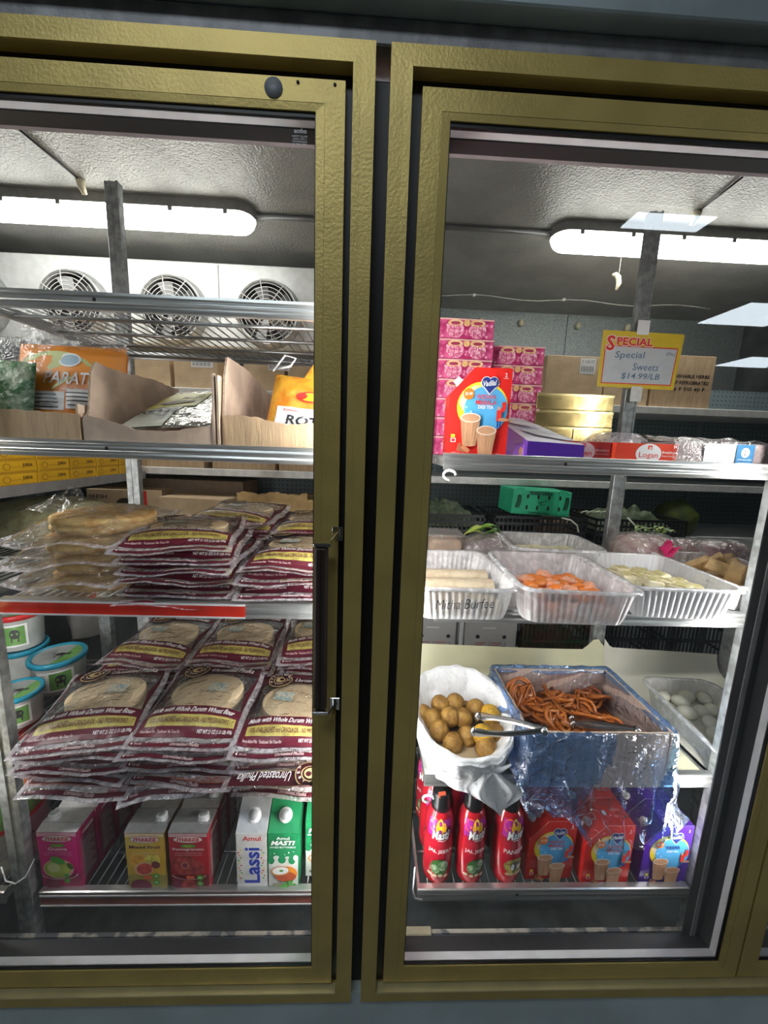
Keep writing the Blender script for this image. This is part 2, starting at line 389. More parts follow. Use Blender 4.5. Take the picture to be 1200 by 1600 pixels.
DL = door(-.8130, -.0515, 1); DR = door(.0565, .8170, 2); D3 = door(.8215, 1.582, 3)
# sticker print, plug, screw holes on the left door
g = G(); A = Art(g, face((0,.0012,0))); wm = ink('etched_white_print', (.7,.7,.72))
A.text('aotho', -.115, 1.9395, .018, .006, wm, bold=.01)
for i in range(4): A.text(('SAFETY GLASS', 'ANSI Z97.1', 'TEMPERED', '16 CFR 1201')[i], -.116, 1.9325-i*.0035, .022-.003*(i%2), .0022, wm)
g.build('safety_mark', DL)
g = G(); g.lathe([(0,0),(.0125,0),(.0125,.0025),(0,.0025)], mat('grey_plug', (.24,.26,.28), .5), 20); g.T = None
p = g.build('hole_plug', DL); p.rotation_euler = (math.radians(90),0,0); p.location = (-.1505,-.005,1.984)
for x in (-.117, -.066):
    p = G().lathe([(0,0),(.0022,0),(.0022,.002),(0,.002)], BLACK, 10).build('screw_hole', DL); p.rotation_euler = (math.radians(90),0,0); p.location = (x,-.005,1.9925)
# handle on the left door: brown grip between two chrome brackets
hd = G()
hd.box(-.086, -.064, -.046, -.034, 1.056, 1.342, BROWN, .004); hd.box(-.0765, -.0735, -.0468, -.0455, 1.06, 1.338, mat('grip_groove', (.02,.013,.01), .5))
h = hd.build('handle', DL)
for z, s in ((1.345,1),(1.052,-1)):
    g = G(); g.box(-.087,-.060,-.047,-.030,z-.003,z+.003,CHROME,.001)
    g.prism([(-.062,-.036,z-.004),(-.055,-.004,z+s*.014),(-.047,-.004,z+s*.010),(-.060,-.046,z-.004)], .010*s, CHROME, V((0,0,1)))
    g.box(-.062,-.044,-.008,-.005,z-.002 if s>0 else z-.022,z+.022 if s>0 else z+.002,CHROME,.001)
    g.build('bracket', h)

# ================================================================== lights inside the cooler
GREYH = mat('grey_light_housing', (.28,.28,.27), .5)
def batten(x0, x1, y, label):
    t = thing('fluorescent_light', label, 'light', ((x0+x1)/2, y, CZ), 0, 'sealed battens on the cooler ceiling')
    L = (x1-x0)/2; g = G()
    def sec(u, v, r, z0, q):   # rounded trough with capsule ends
        a = math.pi*v; x = -L+2*L*u; e = min(1, (L-abs(x))/r) ; k = math.sqrt(max(0, 1-(1-e)**2)) if e < 1 else 1
        return (x, r*k*math.cos(a), z0 - q*math.sin(a)*k)
    us = [0,.005,.012,.022,.035,.05,.1,.9,.95,.965,.978,.988,.995,1]
    def pick(u): i = u*(len(us)-1); return us[int(round(i))]
    g.grid(lambda u, v: sec(pick(u), v, .062, -.035, .055), len(us)-1, 12, glow('cool_white_diffuser', (1,.99,.93), CEILING_TUBE))
    g.build('diffuser', t)
    g = G(); g.grid(lambda u, v: (lambda p: (p[0]*1.005, p[1]*1.06, -.0355 if v in (0,1) else -.0005))(sec(pick(u), 0 if v < .5 else 1, .062, 0, 0)), len(us)-1, 3, GREYH, False)
    g.box(-L+.04, L-.04, -.058, .058, -.035, -.001, GREYH, .004); g.build('housing', t)
    for x in [-L+.1+i*(2*L-.2)/5 for i in range(6)]: G().box(x-.008, x+.008, -.067, -.060, -.05, -.028, GREYH).build('clip', t)
batten(-1.80, -.515, 1.17, 'long glowing batten on the ceiling above the left door')
batten(.745, 2.03, 1.17, 'long glowing batten on the ceiling above the right door')
def mtube(x, y, z0, z1, label, s):
    t = thing('mullion_light', label, 'light', (x, y, z0), 0, 'tube lights on the backs of the mullions')
    G().tube([(0,0,0),(0,0,z1-z0)], .011, glow('mullion_tube_glow', (1,.98,.95), s), 12).build('tube', t)
    for z in (0, z1-z0): G().box(-.014,.014,-.014,.014,z-.012,z+.012,WHITE,.002).build('socket', t)
mtube(.076, .057, .52, 1.88, 'upright tube light behind the left stile of the right door', MULLION_TUBE)
mtube(-.076, .057, .52, 1.88, 'upright tube light behind the handle stile', MULLION_TUBE)
mtube(.784, .061, .56, 1.86, 'upright tube light behind the right mullion', MULLION_TUBE)
mtube(-.9, .072, .62, 1.90, 'upright tube light behind the left mullion', MULLION_TUBE)
for a, b in (((-1.14,.80),(-1.1235,1.033)), ((1.23,.807),(1.2424,1.0044))):
    s = -1 if a[0] < 0 else 1
    t = thing('ceiling_sprinkler_stub', 'small pale pipe stub with a thin cord on the ceiling, ' + ('left side' if s < 0 else 'right side'), 'pipe stub', (b[0], b[1], CZ), 0)
    G().tube([(0,0,0),(0,.004,-.02),(0,.02,-.04)], [.016,.013,.009], mat('yellowed_foam', (.72,.66,.48), .6), 10).build('stub', t)
    G().tube([(0,0,-.004),(a[0]-b[0],a[1]-b[1],-.004)], .0035, BLACK, 6).build('cord', t)
# conduit seam along the ceiling, thin cable with clips
o = G().tube([(-.53,1.185,2.438),(.76,1.185,2.438)], .011, mat('dark_conduit', (.12,.12,.12), .4), 8).build('conduit'); tag(o, 'straight dark conduit between the two ceiling battens', 'conduit')
t = thing('ceiling_cable', 'thin pale cable sagging along the ceiling behind the right door', 'cable', (0,1.9,2.43))
G().tube([(x/10, 0, .012-.02*math.sin(x*.5)**2) for x in range(2, 22)], .003, mat('pale_cable', (.6,.6,.55), .5), 6).build('wire', t)
for x in (.6, 1.16, 1.7): G().box(x-.008,x+.008,-.006,.006,.0,.016,WHITE).build('clip', t)
for x in (.72, 1.0, 1.4, 1.75): tag(G().tube([(x,BY-.003,2.36),(x,BY-.02,2.37),(x,BY-.022,2.395)], [.012,.02,.014], MATS['yellowed_foam'], 10).build('foam_blob'), 'blob of yellowed foam on the galvanised back wall, number %s from the pink boxes' % ('one','two','three','four')[(.72,1.0,1.4,1.75).index(x)], 'foam blob', 'foam blobs on the back wall')
t = tag(G().tube([(1.105,1.3,2.335),(1.118,1.3,2.338),(1.135,1.3,2.325),(1.14,1.3,2.30),(1.132,1.3,2.27)], [.005,.010,.012,.011,.006], MATS['yellowed_foam'], 10).build('hanging_foam_strip'), 'curled strip of yellowed foam hanging under the right batten', 'foam strip')
tag(G().tube([(1.135,1.3,2.32),(1.13,1.29,2.45)], .0012, MATS['pale_cable'], 5).build('thin_string'), 'thin string from the ceiling to the foam strip', 'string')

# evaporator with fans
ev = thing('evaporator_unit', 'wide white cooling unit with round fan grilles at the back', 'cooling unit', (-1.05,1.5,1.98))
G().box(-1.15, 1.02, 0, .42, 0, .40, WHITE, .006).build('cabinet', ev)
for x in (.25, -.24): G().box(x, x+.005, -.002, 0, .1, .39, GREYH).build('seam', ev)
for cx in (-.94, -.455, .03, .505):
    fg = G(); cz = .165; R = .155
    fg.lathe([(R+.012,0),(R+.012,.004),(R,.05),(R-.012,.05),(R-.006,.004),(R-.006,0)], mat('galvanised_fan_ring', (.45,.46,.46), .4, .6), 40)
    o = fg.build('fan_shroud', ev); o.rotation_euler = (math.radians(90),0,0); o.location = (cx,0,cz)
    G().lathe([(0,.0),(R-.008,.0),(R-.008,.004),(0,.004)], mat('fan_dark_recess', (.03,.03,.035), .6), 40).build('fan_recess', o)
    g = G()
    for k in range(5):
        a = k*2*math.pi/5; g.add([(math.cos(a)*.03,math.sin(a)*.03,.012),(math.cos(a+.35)*(R-.02),math.sin(a+.35)*(R-.02),.008),(math.cos(a+.85)*(R-.02),math.sin(a+.85)*(R-.02),.03),(math.cos(a+.9)*.03,math.sin(a+.9)*.03,.02)], [(0,1,2,3)], mat('grey_fan_blade', (.2,.2,.2), .4, .4))
    g.build('fan_blade', o)
    g = G()
    for k in range(1, 9):
        r = R*k/8.2; g.tube([(r*math.cos(a*math.pi/18), r*math.sin(a*math.pi/18), .052+.02*(1-(k/8)**2)) for a in range(36)], .0017, mat('white_wire', (.75,.75,.72), .4), 5, closed=True)
    for k in range(8):
        a = k*math.pi/4+.2; g.tube([(math.cos(a)*r0, math.sin(a)*r0, .052+.02*(1-(r0/R)**2)) for r0 in (.03,.08,.12,R)], .002, MATS['white_wire'], 5)
    g.lathe([(0,.07),(.03,.07),(.03,.076),(0,.076)], MATS['white_wire'], 16); g.build('fan_guard', o)

# ================================================================== gondola along the back
PEG = holes('blue_grey_pegboard', (.17,.22,.24), (.05,.06,.07), .0254, .17)
gd = thing('gondola_shelving', 'grey pegboard shelving with white shelf edges along the back wall', 'shelving', (0,1.25,0))
for (x0,x1) in ((-2.1,.262),(.268,2.58)):
    G().box(x0, x1, .42, .43, .3, 1.9, PEG).build('pegboard_panel', gd)
    for z in (1.735, 1.365, 1.10, .42):
        g = G(); g.box(x0, x1, 0, .42, z-.02, z, WHITE); g.build('shelf_board', gd)
        G().box(x0, x1, -.006, 0, z-.03, z+.004, mat('white_price_rail', (.80,.80,.78), .3), .002).build('price_rail', gd)
for x in (-1.0, .265, .98, 1.46, 1.95): G().box(x-.012, x+.012, .405, .42, .3, 1.9, mat('slotted_upright', (.22,.26,.28), .4, .3)).build('upright', gd)

# ================================================================== wire racks behind the doors
RY0, RY1 = .112, .555
SZ = [.473, .787, 1.179, 1.4935, 1.7505]
def rack(x0, x1, label, fl=True, zs=SZ):
    t = thing('wire_shelf_rack', label, 'shelf rack', (0,0,0), 0, 'galvanised wire racks behind the doors')
    for z in zs:
        # ribbed front rail
        g = G(); prof = [(0,0),(-.003,-.001),(-.004,-.006),(-.002,-.009),(-.004,-.013),(-.0045,-.018),(-.002,-.021),(-.004,-.025),(-.0035,-.031),(0,-.0325),(.0025,-.03),(.0025,-.004),(.012,-.003),(.012,0)]
        g.prism([(x0, RY0+a, z+b) for a, b in prof], x1-x0, SHELF, V((1,0,0)))
        if fl: g.prism([(x0+(x1-x0)*.36+.0035*math.cos(a*.7854), RY0-.0046, z-.014+.0035*math.sin(a*.7854)) for a in range(8)], .0006, BLACK)
        rl = g.build('front_rail', t)
        g = G()
        for y in (RY0+.10, RY0+.21, RY0+.32, RY1-.01): g.tube([(x0,y,z-.018),(x1,y,z-.018)], .0035, WIRE, 6)
        n = int((x1-x0)/.0215)
        for i in range(n+1):
            x = x0+.006+(x1-x0-.012)*i/n; g.tube([(x,RY0+.003,z-.0125),(x,RY1,z-.0125)], .0016, WIRE, 5)
        for x in (x0+.004, x1-.004): g.box(x-.003, x+.003, RY0+.002, RY1, z-.026, z-.006, SHELF)
        g.box(x0, x1, RY1-.004, RY1, z-.026, z-.006, SHELF)
        g.build('wire_deck', t)
    return t
def post(t, x, y, z1=2.18, s=.019):
    g = G(); g.box(x-s, x+s, y-.010, y+.010, 0, z1, POST, .0015)
    g.box(x-s*.25, x-s*.05, y-.0115, y-.0095, 0, z1, POST); g.box(x+s*.7, x+s, y-.013, y-.0095, 0, z1, POST)
    g.build('post', t)
RL = rack(-.728, -.075, 'wire shelf rack behind the left door')
post(RL, -.723, .568); post(RL, -.762, .118, 1.9, .021); post(RL, -.02, .568)
RR = rack(.139, .800, 'wire shelf rack behind the right door', True, SZ[:4])
post(RR, .786, .568, 2.185); post(RR, .818, .122, 1.74, .010)
RN = rack(-1.50, -.805, 'wire shelf rack left of the left door, only its corner in view', False, [.473, .787, 1.179])
post(RN, -.845, .568, 1.2)

# ================================================================== GOODS BEHIND THE LEFT DOOR
random.seed(7)
CARD_DARK = ink('black_carton_print', (.03,.03,.035)); WPR = ink('white_print', (.85,.85,.85)); YEL = ink('yellow_print', (.88,.68,.03))
REDP = ink('red_print', (.75,.04,.03)); ORG = ink('orange_print', (.86,.30,.03)); BLUEP = ink('royal_blue_print', (.03,.06,.45)); GRNP = ink('leaf_green_print', (.10,.42,.06))
PRICE = ink('orange_price_sticker', (.95,.16,.08))
def torn_panel(g, a, b, h, m, th=.004, seed=0, base=0.0, n=26, jag=.004):
    """cardboard panel standing on the line a-b (xy), top edge height h(t), torn"""
    a = V((a[0],a[1],0)); b = V((b[0],b[1],0)); d = (b-a); nrm = V((-d.y, d.x, 0)).normalized()*th
    vs = []; F = []
    for i in range(n+1):
        t = i/n; p = a+d*t; z = h(t)+jag*nz(t*40, seed)+jag*.5*nz(t*110, seed+3)
        w = V((0,0,0)) + nrm*(.8*nz(t*5, seed+5))
        for q in (V((0,0,0)), nrm): vs += [p+q+V((0,0,base)), p+q+w+V((0,0,z))]
    for i in range(n):
        o = 4*i; F += [[o,o+4,o+5,o+1],[o+2,o+3,o+7,o+6],[o,o+2,o+6,o+4]]
    F += [[0,1,3,2],[4*n,4*n+2,4*n+3,4*n+1]]
    g.add(vs, F, m); g.add([vs[i] for k in range(n+1) for i in (4*k+1,4*k+3)], [[2*k,2*k+2,2*k+3,2*k+1] for k in range(n)], KRAFTE)
def tray_carton(label, x0, x1, y0, y1, z, hf, hl, hr, hb, fm=KRAFT, sd=0, inner=None):
    t = thing('cut_open_carton', label, 'cardboard box', ((x0+x1)/2, y0, z), 0, 'cut cardboard boxes on the second shelf')
    w = (x1-x0)/2; d = y1-y0
    G().box(-w, w, 0, d, 0, .004, KRAFT).build('base', t)
    g = G(); torn_panel(g, (w,0), (-w,0), lambda s: hf(1-s), fm, seed=sd); g.build('front_panel', t)
    g = G(); torn_panel(g, (-w,0), (-w,d), hl, PINKK, seed=sd+1); g.build('side_panel', t)
    g = G(); torn_panel(g, (w-.004,0), (w-.004,d), hr, PINKK, seed=sd+2); g.build('side_panel', t)
    g = G(); torn_panel(g, (-w,d), (w,d), lambda s: hb, PINKK, seed=sd+3); g.build('rear_panel', t)
    return t
Z2 = SZ[3]-.008
tray_carton('cut-open cardboard box at the left end of the second shelf, holding flatbread bags', -.80,-.549,.128,.50,Z2, lambda s:.062-.006*s, lambda s:.15, lambda s:.075+.06*sm(.1,s,.35), .12, KRAFT, 1)
tray_carton('cut-open cardboard box in the middle of the second shelf, holding a silver roti bag', -.543,-.302,.128,.50,Z2, lambda s:.052-.022*sm(0,s,.5)+.012*sm(.6,s,1), lambda s:.045+.115*sm(.02,s,.10)+.012*sm(.3,s,.7)-.02*s, lambda s:.03+.10*sm(0,s,.08), .125, PINKK, 11)
tray_carton('cut-open cardboard box beside the door handle on the second shelf, holding orange roti bags', -.283,-.06,.128,.50,Z2, lambda s:.062-.012*s+.004*math.sin(9*s), lambda s:.05+.125*sm(0,s,.06)-.03*sm(.3,s,1), lambda s:.15, .12, KRAFT, 21)
# loose outer flap between the two right boxes
g = G(); torn_panel(g, (-.298,.122), (-.296,.30), lambda s:.138, PINKK, seed=31); torn_panel(g, (-.290,.122), (-.289,.26), lambda s:.135, PINKK, seed=33)
tag(g.build('folded_cardboard_flap', loc=(0,0,Z2)), 'folded double cardboard flap wedged between the two right cut boxes', 'cardboard flap')

FOIL = mat('crinkled_silver_foil', (.80,.80,.76), .14, .95, bump=1.0, bscale=38, stretch=(1,3,1))
FILMC = film('clear_bag_film', (.97,.97,.97), .022, bump=1.0, bscale=38, gloss=1.3, crease=.10)
FILMM = film('milky_bag_seam', (.86,.83,.85), .27, (.80,.74,.79), .7, 40, 1.0)
def pouch(w, h, t, m, fn=None, mb=None, nu=16, nv=20, g=None, seed=0, wr=.004):
    """flat filled pouch in local x (width) and z (height), bulging in y; returns front mapping"""
    def bulge(u, v):
        e = max(0, (1-abs(2*u-1)**3))*max(0, (1-abs(2*v-1)**3)); return t*.5*e**.6
    def P(u, v, s, h2=0):
        n = wr*nz(u*6+seed, v*6, seed)*min(1, 6*min(u,1-u,v,1-v)+.15)
        return V(((u-.5)*w, s*(bulge(u,v)+h2)+n, v*h))
    g.grid(lambda u, v: P(u, v, -1), nu, nv, m, True, mf=fn); g.grid(lambda u, v: P(u, v, 1), nu, nv, mb or m)
    return lambda a, b, hh: P(max(0,min(1,a/w+.5)), max(0,min(1,b/h)), -1, hh+.0006)
def paratha_bag(label, loc, rot):
    t = thing('flatbread_bag', label, 'flatbread bag', loc, 0, 'paratha bags in the left cut box', rot)
    g = G(); f = pouch(.22, .20, .022, ORG, g=g, seed=loc[0]*9); A = Art(g, f, .0003)
    A.rect(-.10,.01,.10,.14, mat('orange_bag_print', (.80,.33,.05), .35, col2=(.72,.22,.03), scale=14),12,10)
    A.ell(-.03,.10,.10,.085, mat('pale_green_print', (.55,.62,.25), .4), 28, 40, 175)
    A.ell(0,.165,.024,.016, WPR, 22); A.ell(0,.165,.020,.012, mat('pale_blue_logo', (.35,.5,.6), .4), 22); A.text('PARATHA', .015,.125,.13,.026, WPR, .25,.02); A.text('whole wheat flat bread', .03,.102,.08,.007, WPR)
    g.build('printed_bag', t)
    g = G(); A = Art(g, f, .0012); A.rect(-.075,.055,-.005,.095, WPR, 6,3); A.rect(0,.058,.07,.10, WPR, 6,3)
    for i in range(4):
        A.rect(-.07,.060+i*.008,-.015,.0625+i*.008, CARD_DARK, 4,1); A.rect(.005,.064+i*.008,.06,.0665+i*.008, CARD_DARK,4,1)
    g.build('ingredient_sticker', t)
    g = G(); g.grid(lambda u, v: ((u-.5)*.22, .008*nz(u*5,v*4,2)-.004, .19+.075*v*(1+.25*math.sin(u*9))), 16, 6, FILMC); g.build('clear_top', t)
paratha_bag('orange paratha bag with two white stickers, leaning in the left cut box', (-.655,.235,Z2+.012), (math.radians(-12),0,math.radians(2)))
paratha_bag('orange paratha bag half hidden behind the stickered one in the left cut box', (-.70,.33,Z2+.012), (math.radians(-10),0,math.radians(-6)))
t = thing('flatbread_bag', 'dark green patterned clear bag at the far left of the second shelf', 'flatbread bag', (-.745,.19,Z2+.008), 0, None, (math.radians(-14),0,math.radians(8)))
g = G(); pouch(.09,.16,.02, mat('dark_green_bag', (.05,.16,.06), .3, col2=(.35,.42,.30), scale=60, bump=.6, bscale=60), g=g, seed=5); g.build('bag', t)
g = G(); g.grid(lambda u, v: ((u-.5)*.10+.02*v, .01*nz(u*7,v*6), .14+.08*v*(1-.5*abs(u-.4))), 10, 6, FILMC); g.build('clear_top', t)
# silver roti bag lying tilted
t = thing('roti_bag', 'silver and yellow roti bag lying tilted in the middle cut box', 'flatbread bag', (-.408,.148,Z2+.036), 0, None, (math.radians(-66),math.radians(-4),math.radians(-6)))
g = G(); f = pouch(.205, .25, .020, FOIL, g=g, seed=2, wr=.003)
A = Art(g, f, .0004); cream = mat('cream_bag_print', (.72,.70,.58), .35); yb = mat('yellow_bag_print', (.62,.55,.06), .35)
A.rect(-.10,.004,-.005,.10, cream, 8, 8); A.rect(-.10,.10,.02,.20, yb, 8, 8); A.rect(.02,.20,.10,.235, BLACK, 6, 3); A.text('WHOLE WHEAT', .06,.217,.07,.012, WPR)
A.ell(-.035,.135,.042,.020, mat('brown_emblem', (.16,.09,.05), .4), 24, 180, 360); A.text('MILLER', -.01,.165,.05,.012, CARD_DARK, .1,.01,.15)
A.text('ROTI', -.048,.072,.082,.026, CARD_DARK, 0,.03); A.text('whole wheat', -.05,.050,.06,.008, CARD_DARK); g.build('printed_bag', t)
def orange_roti(label, loc, rot, s=1):
    t = thing('roti_bag', label, 'flatbread bag', loc, 0, None, rot)
    g = G(); f = pouch(.16*s, .15*s, .03, mat('orange_yellow_bag', (.82,.42,.04), .25, col2=(.78,.25,.02), scale=25, bump=.4, bscale=50), g=g, seed=s*3, wr=.004)
    A = Art(g, f, .0005); A.rect(-.06*s,.02*s,.055*s,.075*s, WPR, 8, 5); A.text('ROTI', 0,.048*s,.075*s,.020*s, CARD_DARK, .1,.03); A.text('Chickpea', -.018*s,.029*s,.04*s,.008*s, CARD_DARK)
    A.text('Kawan', -.03*s,.068*s,.03*s,.006*s, REDP); A.ell(.01,.10*s,.035*s,.012*s, REDP, 20); A.ell(.01,.10*s,.030*s,.009*s, YEL, 20); g.build('printed_bag', t)
    g = G(); g.grid(lambda u, v: ((u-.5)*.07*(1-.6*v)+.01, .01*nz(u*5,v*5,s), .14*s+.05*v+.01*math.sin(u*6)), 8, 5, MATS['orange_yellow_bag']); g.build('knotted_top', t)
orange_roti('orange roti bag with white label standing in the right cut box', (-.145,.17,Z2+.01), (math.radians(-20),math.radians(6),math.radians(-4)))
orange_roti('second orange bag behind the white-labelled one in the right cut box', (-.115,.27,Z2+.012), (math.radians(-12),0,math.radians(8)), .9)
tag(G().tube([(-.20,.17,Z2+.155),(-.175,.168,Z2+.185),(-.155,.17,Z2+.18),(-.165,.168,Z2+.165),(-.19,.172,Z2+.16)], .0022, WPR, 6).build('white_plastic_tie'), 'bent white plastic tie poking over the right cut box', 'plastic tie')

# ---- flatbread packs
MAR = mat('maroon_bag_print', (.10,.011,.024), .28, var=.15, scale=20); MARD = mat('dark_maroon_bag_print', (.055,.008,.014), .25, var=.2, scale=20)
OLV = mat('olive_gold_print', (.40,.34,.09), .35, var=.2, scale=60); PNK = ink('pale_pink_print', (.78,.62,.62)); GLD = ink('dull_gold_print', (.50,.38,.18))
PITA = mat('pale_flatbread', (.70,.56,.36), .8, col2=(.58,.43,.25), scale=22, bump=.3, bscale=70, lo=.35, hi=.7)
NAAN = mat('golden_naan', (.80,.58,.26), .75, col2=(.55,.30,.10), scale=38, bump=.5, bscale=60, lo=.35, hi=.6)
STAMP = mat('blue_grey_date_stamp', (.20,.29,.30), .6, col2=(.48,.44,.34), scale=170, lo=.48, hi=.56)
def flat_pack(proto, seed, w=.228, d=.248, t=.024, droop=.03, printed=True, br=.082, crease=.006, group=None, name='flatbread_pack'):
    if group: proto['group'] = group
    def top(u, v, s=1):
        x = (u-.5)*w*(1+.03*nz(v*3, seed)); y = v*d
        e = sm(.11, v, .30)*sm(0, (1-v), .22)*(1-abs(2*u-1)**3.2)
        dr = -droop*(max(0, .38-v)/.38)**2 + crease*nz(u*2.2+seed, v*2.0, seed)*(1-e*.7)*1.4
        z = dr + .020*sm(.74,v,1.0) + (t*e if s > 0 else 0) + .0016*nz(u*9, v*9, seed+2)*(1 if s > 0 else 0) + (.0012 if s > 0 else 0)
        return V((x, y, z))
    g = G()
    def mf(u, v):
        if not printed: return FILMM if (v < .05 or v > .97 or u < .03 or u > .97) else None
        return FILMM if (v < .022 or .066 < v < .115 or u < .035 or u > .965) else None
    g.grid(lambda u, v: top(u, v), 22, 26, FILMC, True, mf=mf); g.grid(lambda u, v: top(u, v, -1), 8, 10, FILMC); g.build('clear_bag', proto)
    # bread: a stack of discs seen through the window
    g = G(); nb = 4 if printed else 2; prof = [(0,.001)]
    th = (t-.004)/nb
    for i in range(nb): prof += [(br*.97,.001+i*th+.0005), (br, .001+(i+.35)*th), (br,.001+(i+.7)*th), (br*.965,.001+(i+1)*th-.0003)]
    prof += [(br*.5, t-.0025),(0,t-.002)]
    g.lathe(prof, PITA if printed else NAAN, 40, (0, d*(.625 if printed else .565), 0), .86 if printed else 1.06)
    if not printed: g.v = [(x*(1+.05*nz(x*20,y*20,seed)), y, z+.004*nz(x*26,y*26,z*40+seed)+.002*nz(x*60,y*60,seed)) for x, y, z in g.v]
    g.build('flatbread_stack', proto)
    if printed:
        g = G(); f = lambda a, b, h: top(max(0,min(1,a/w+.5)), max(0,min(1,b/d))) + V((0,-h*.5,h+.0005)); A = Art(g, f, .00035)
        def band(v0, v1, m, u0=.045, u1=.955, n=2): A.rect((u0-.5)*w, v0*d, (u1-.5)*w, v1*d, m, 20, n)
        band(.118,.375, MAR, n=6); band(.195,.270, OLV, .10,.93, 2); band(.028,.062, MAR, .05,.95, 1)
        band(.865,.985, MARD, .05,.95, 3)
        for s in (-1, 1):   # print tapers up both sides of the window
            h = A.h; g.grid(lambda a, b: f(s*w*(.455-(.045*(1-abs(2*b-1)**.8)+.012*1)*a), (.37+.50*b)*d, h), 3, 10, MARD, False); A._n()
        A.text('Made with Whole Durum Wheat flour', 0, .322*d, w*.80, .0150, WPR, .35, .012)
        A.text('100% UNBLEACHED and CANOLA OIL - NO PRESERVATIVES', .0, .232*d, w*.74, .0085, MAR, 0, .01)
        A.text('Stone Baked Flat   Traditional  No Trans Fat', -.052, .156*d, w*.36, .0052, PNK); A.text('NET WT 21 OZ (1.31 LB) 595g', .062, .156*d, w*.32, .0085, WPR, 0, .01)
        A.text('Unroasted Phulka', .012, .047*d, w*.26, .0075, PNK, .3, .01); A.poly([(-w*.43,.045*d),(-w*.415,.058*d),(-w*.415,.032*d)], WPR); A.text('OPEN HERE', -w*.365,.045*d, w*.07,.004, PNK)
        A.text('Unroasted Phulka', .035, .925*d, w*.46, .020, WPR, .35, .005)
        cx = -.055; cy = .905*d; A.ell(cx,cy,.031,.031, MARD, 26); A.ring(cx,cy,.030,.030,.07, GLD); A.ring(cx,cy,.018,.018,.12, GLD); A.ell(cx,cy,.012,.012, GLD, 20); A.ell(cx+.003,cy+.002,.006,.006, MARD, 14)
        for k in range(9):
            a = math.radians(200-k*27); A.text('MALUKA EN'[k] if 'MALUKA EN'[k] != ' ' else '.', cx+.0235*math.cos(a), cy+.0235*math.sin(a), .0045, .0055, WPR, 0, .01, a-math.pi/2)
        A.text('of quality', cx, cy-.0235, .02, .004, WPR)
        g.build('maroon_print', proto)
        g = G(); bx = .02 if seed % 2 else -.035
        g.add([(bx-.022,d*.60,t+.0022),(bx+.022,d*.58,t+.0022),(bx+.026,d*.71,t+.0022),(bx-.018,d*.73,t+.0022)], [(0,1,2,3)], STAMP); g.build('date_stamp', proto)
    return proto
PROTO = []
def pack(label, loc, rz, k, scale=None, rot=None, group='maroon-printed flatbread packs'):
    while len(PROTO) <= k:
        PROTO.append(None)
    if PROTO[k] is None:
        sd, dr, cr = [(1,.010,.005),(2,.006,.008),(3,.016,.008),(4,.002,.006),(6,.026,.010)][k]
        t = thing('flatbread_pack', label, 'flatbread pack', loc, rz, group, rot); flat_pack(t, sd, droop=dr, crease=cr); PROTO[k] = t
        if scale: t.scale = scale
        return t
    return dup(PROTO[k], label, loc, rz, rot, scale, group)
Z3 = SZ[2]-.006; Z4 = SZ[1]-.006
R = math.radians
def stack(x, y, z, n, desc, dz=.0255, rz=0, jit=1.0, ks=(0,1,3,1,0,3,1), group=None, tilt=0, tw=None):
    rnd = random.Random(int(x*997)+n)
    for i in range(n):
        top = i == n-1
        lab = 'flatbread pack, %s, %s' % (ordn(i, n), desc)
        a = rz + (R(rnd.uniform(-7,7))*jit if not tw else R(tw[i]))
        pack(lab, (x+rnd.uniform(-.010,.010)*jit, y+rnd.uniform(-.012,.012)*jit, z+i*dz), 0, ks[i % len(ks)], None, (R(tilt), R(rnd.uniform(-1.5,1.5)), a), group or 'flatbread packs '+desc)
# shelf 4: three front stacks, three rear stacks
stack(-.600,.064,Z4,5,'in the fourth-shelf front stack above the guava carton', .0235, R(-2), .7, (2,1,3,1,0), tilt=0, tw=(2,-3,5,4,11))
stack(-.388,.070,Z4,5,'in the fourth-shelf front middle stack', .0245, R(-1), .7, (4,2,1,3,0), tw=(14,-5,0,2,0))
stack(-.160,.066,Z4,4,'in the fourth-shelf front stack beside the handle', .0285, R(2), .7, (2,4,0,1), tw=(-3,0,3,-2))
stack(-.600,.305,Z4,6,'in the fourth-shelf rear left stack', .0255, R(-4), .8)
stack(-.362,.310,Z4,6,'in the fourth-shelf rear middle stack', .0265, R(-3), .8)
stack(-.125,.305,Z4,7,'in the fourth-shelf rear stack beside the handle', .0265, 0, .8)
# the lowest pack by the handle was put in back to front: its round emblem hangs over the edge
pack('flatbread pack turned back to front, round emblem hanging over the fourth shelf edge', (-.165,.270,Z4+.010), 0, 0, None, (R(5.0),0,R(181)), 'turned flatbread pack')
# shelf 3
stack(-.385,.108,Z3,6,'in the third-shelf front middle stack', .0225, R(2), .8, (3,0,3,1,0,1), tw=(2,-2,4,-3,5,8))
stack(-.155,.110,Z3,4,'in the third-shelf front stack beside the handle', .0235, 0, .8, (3,0,1,3), tw=(0,3,-2,2))
stack(-.375,.330,Z3,6,'in the third-shelf rear middle stack', .0235, R(-3), .8)
stack(-.155,.325,Z3,5,'in the third-shelf rear stack beside the handle', .024, 0, .8)
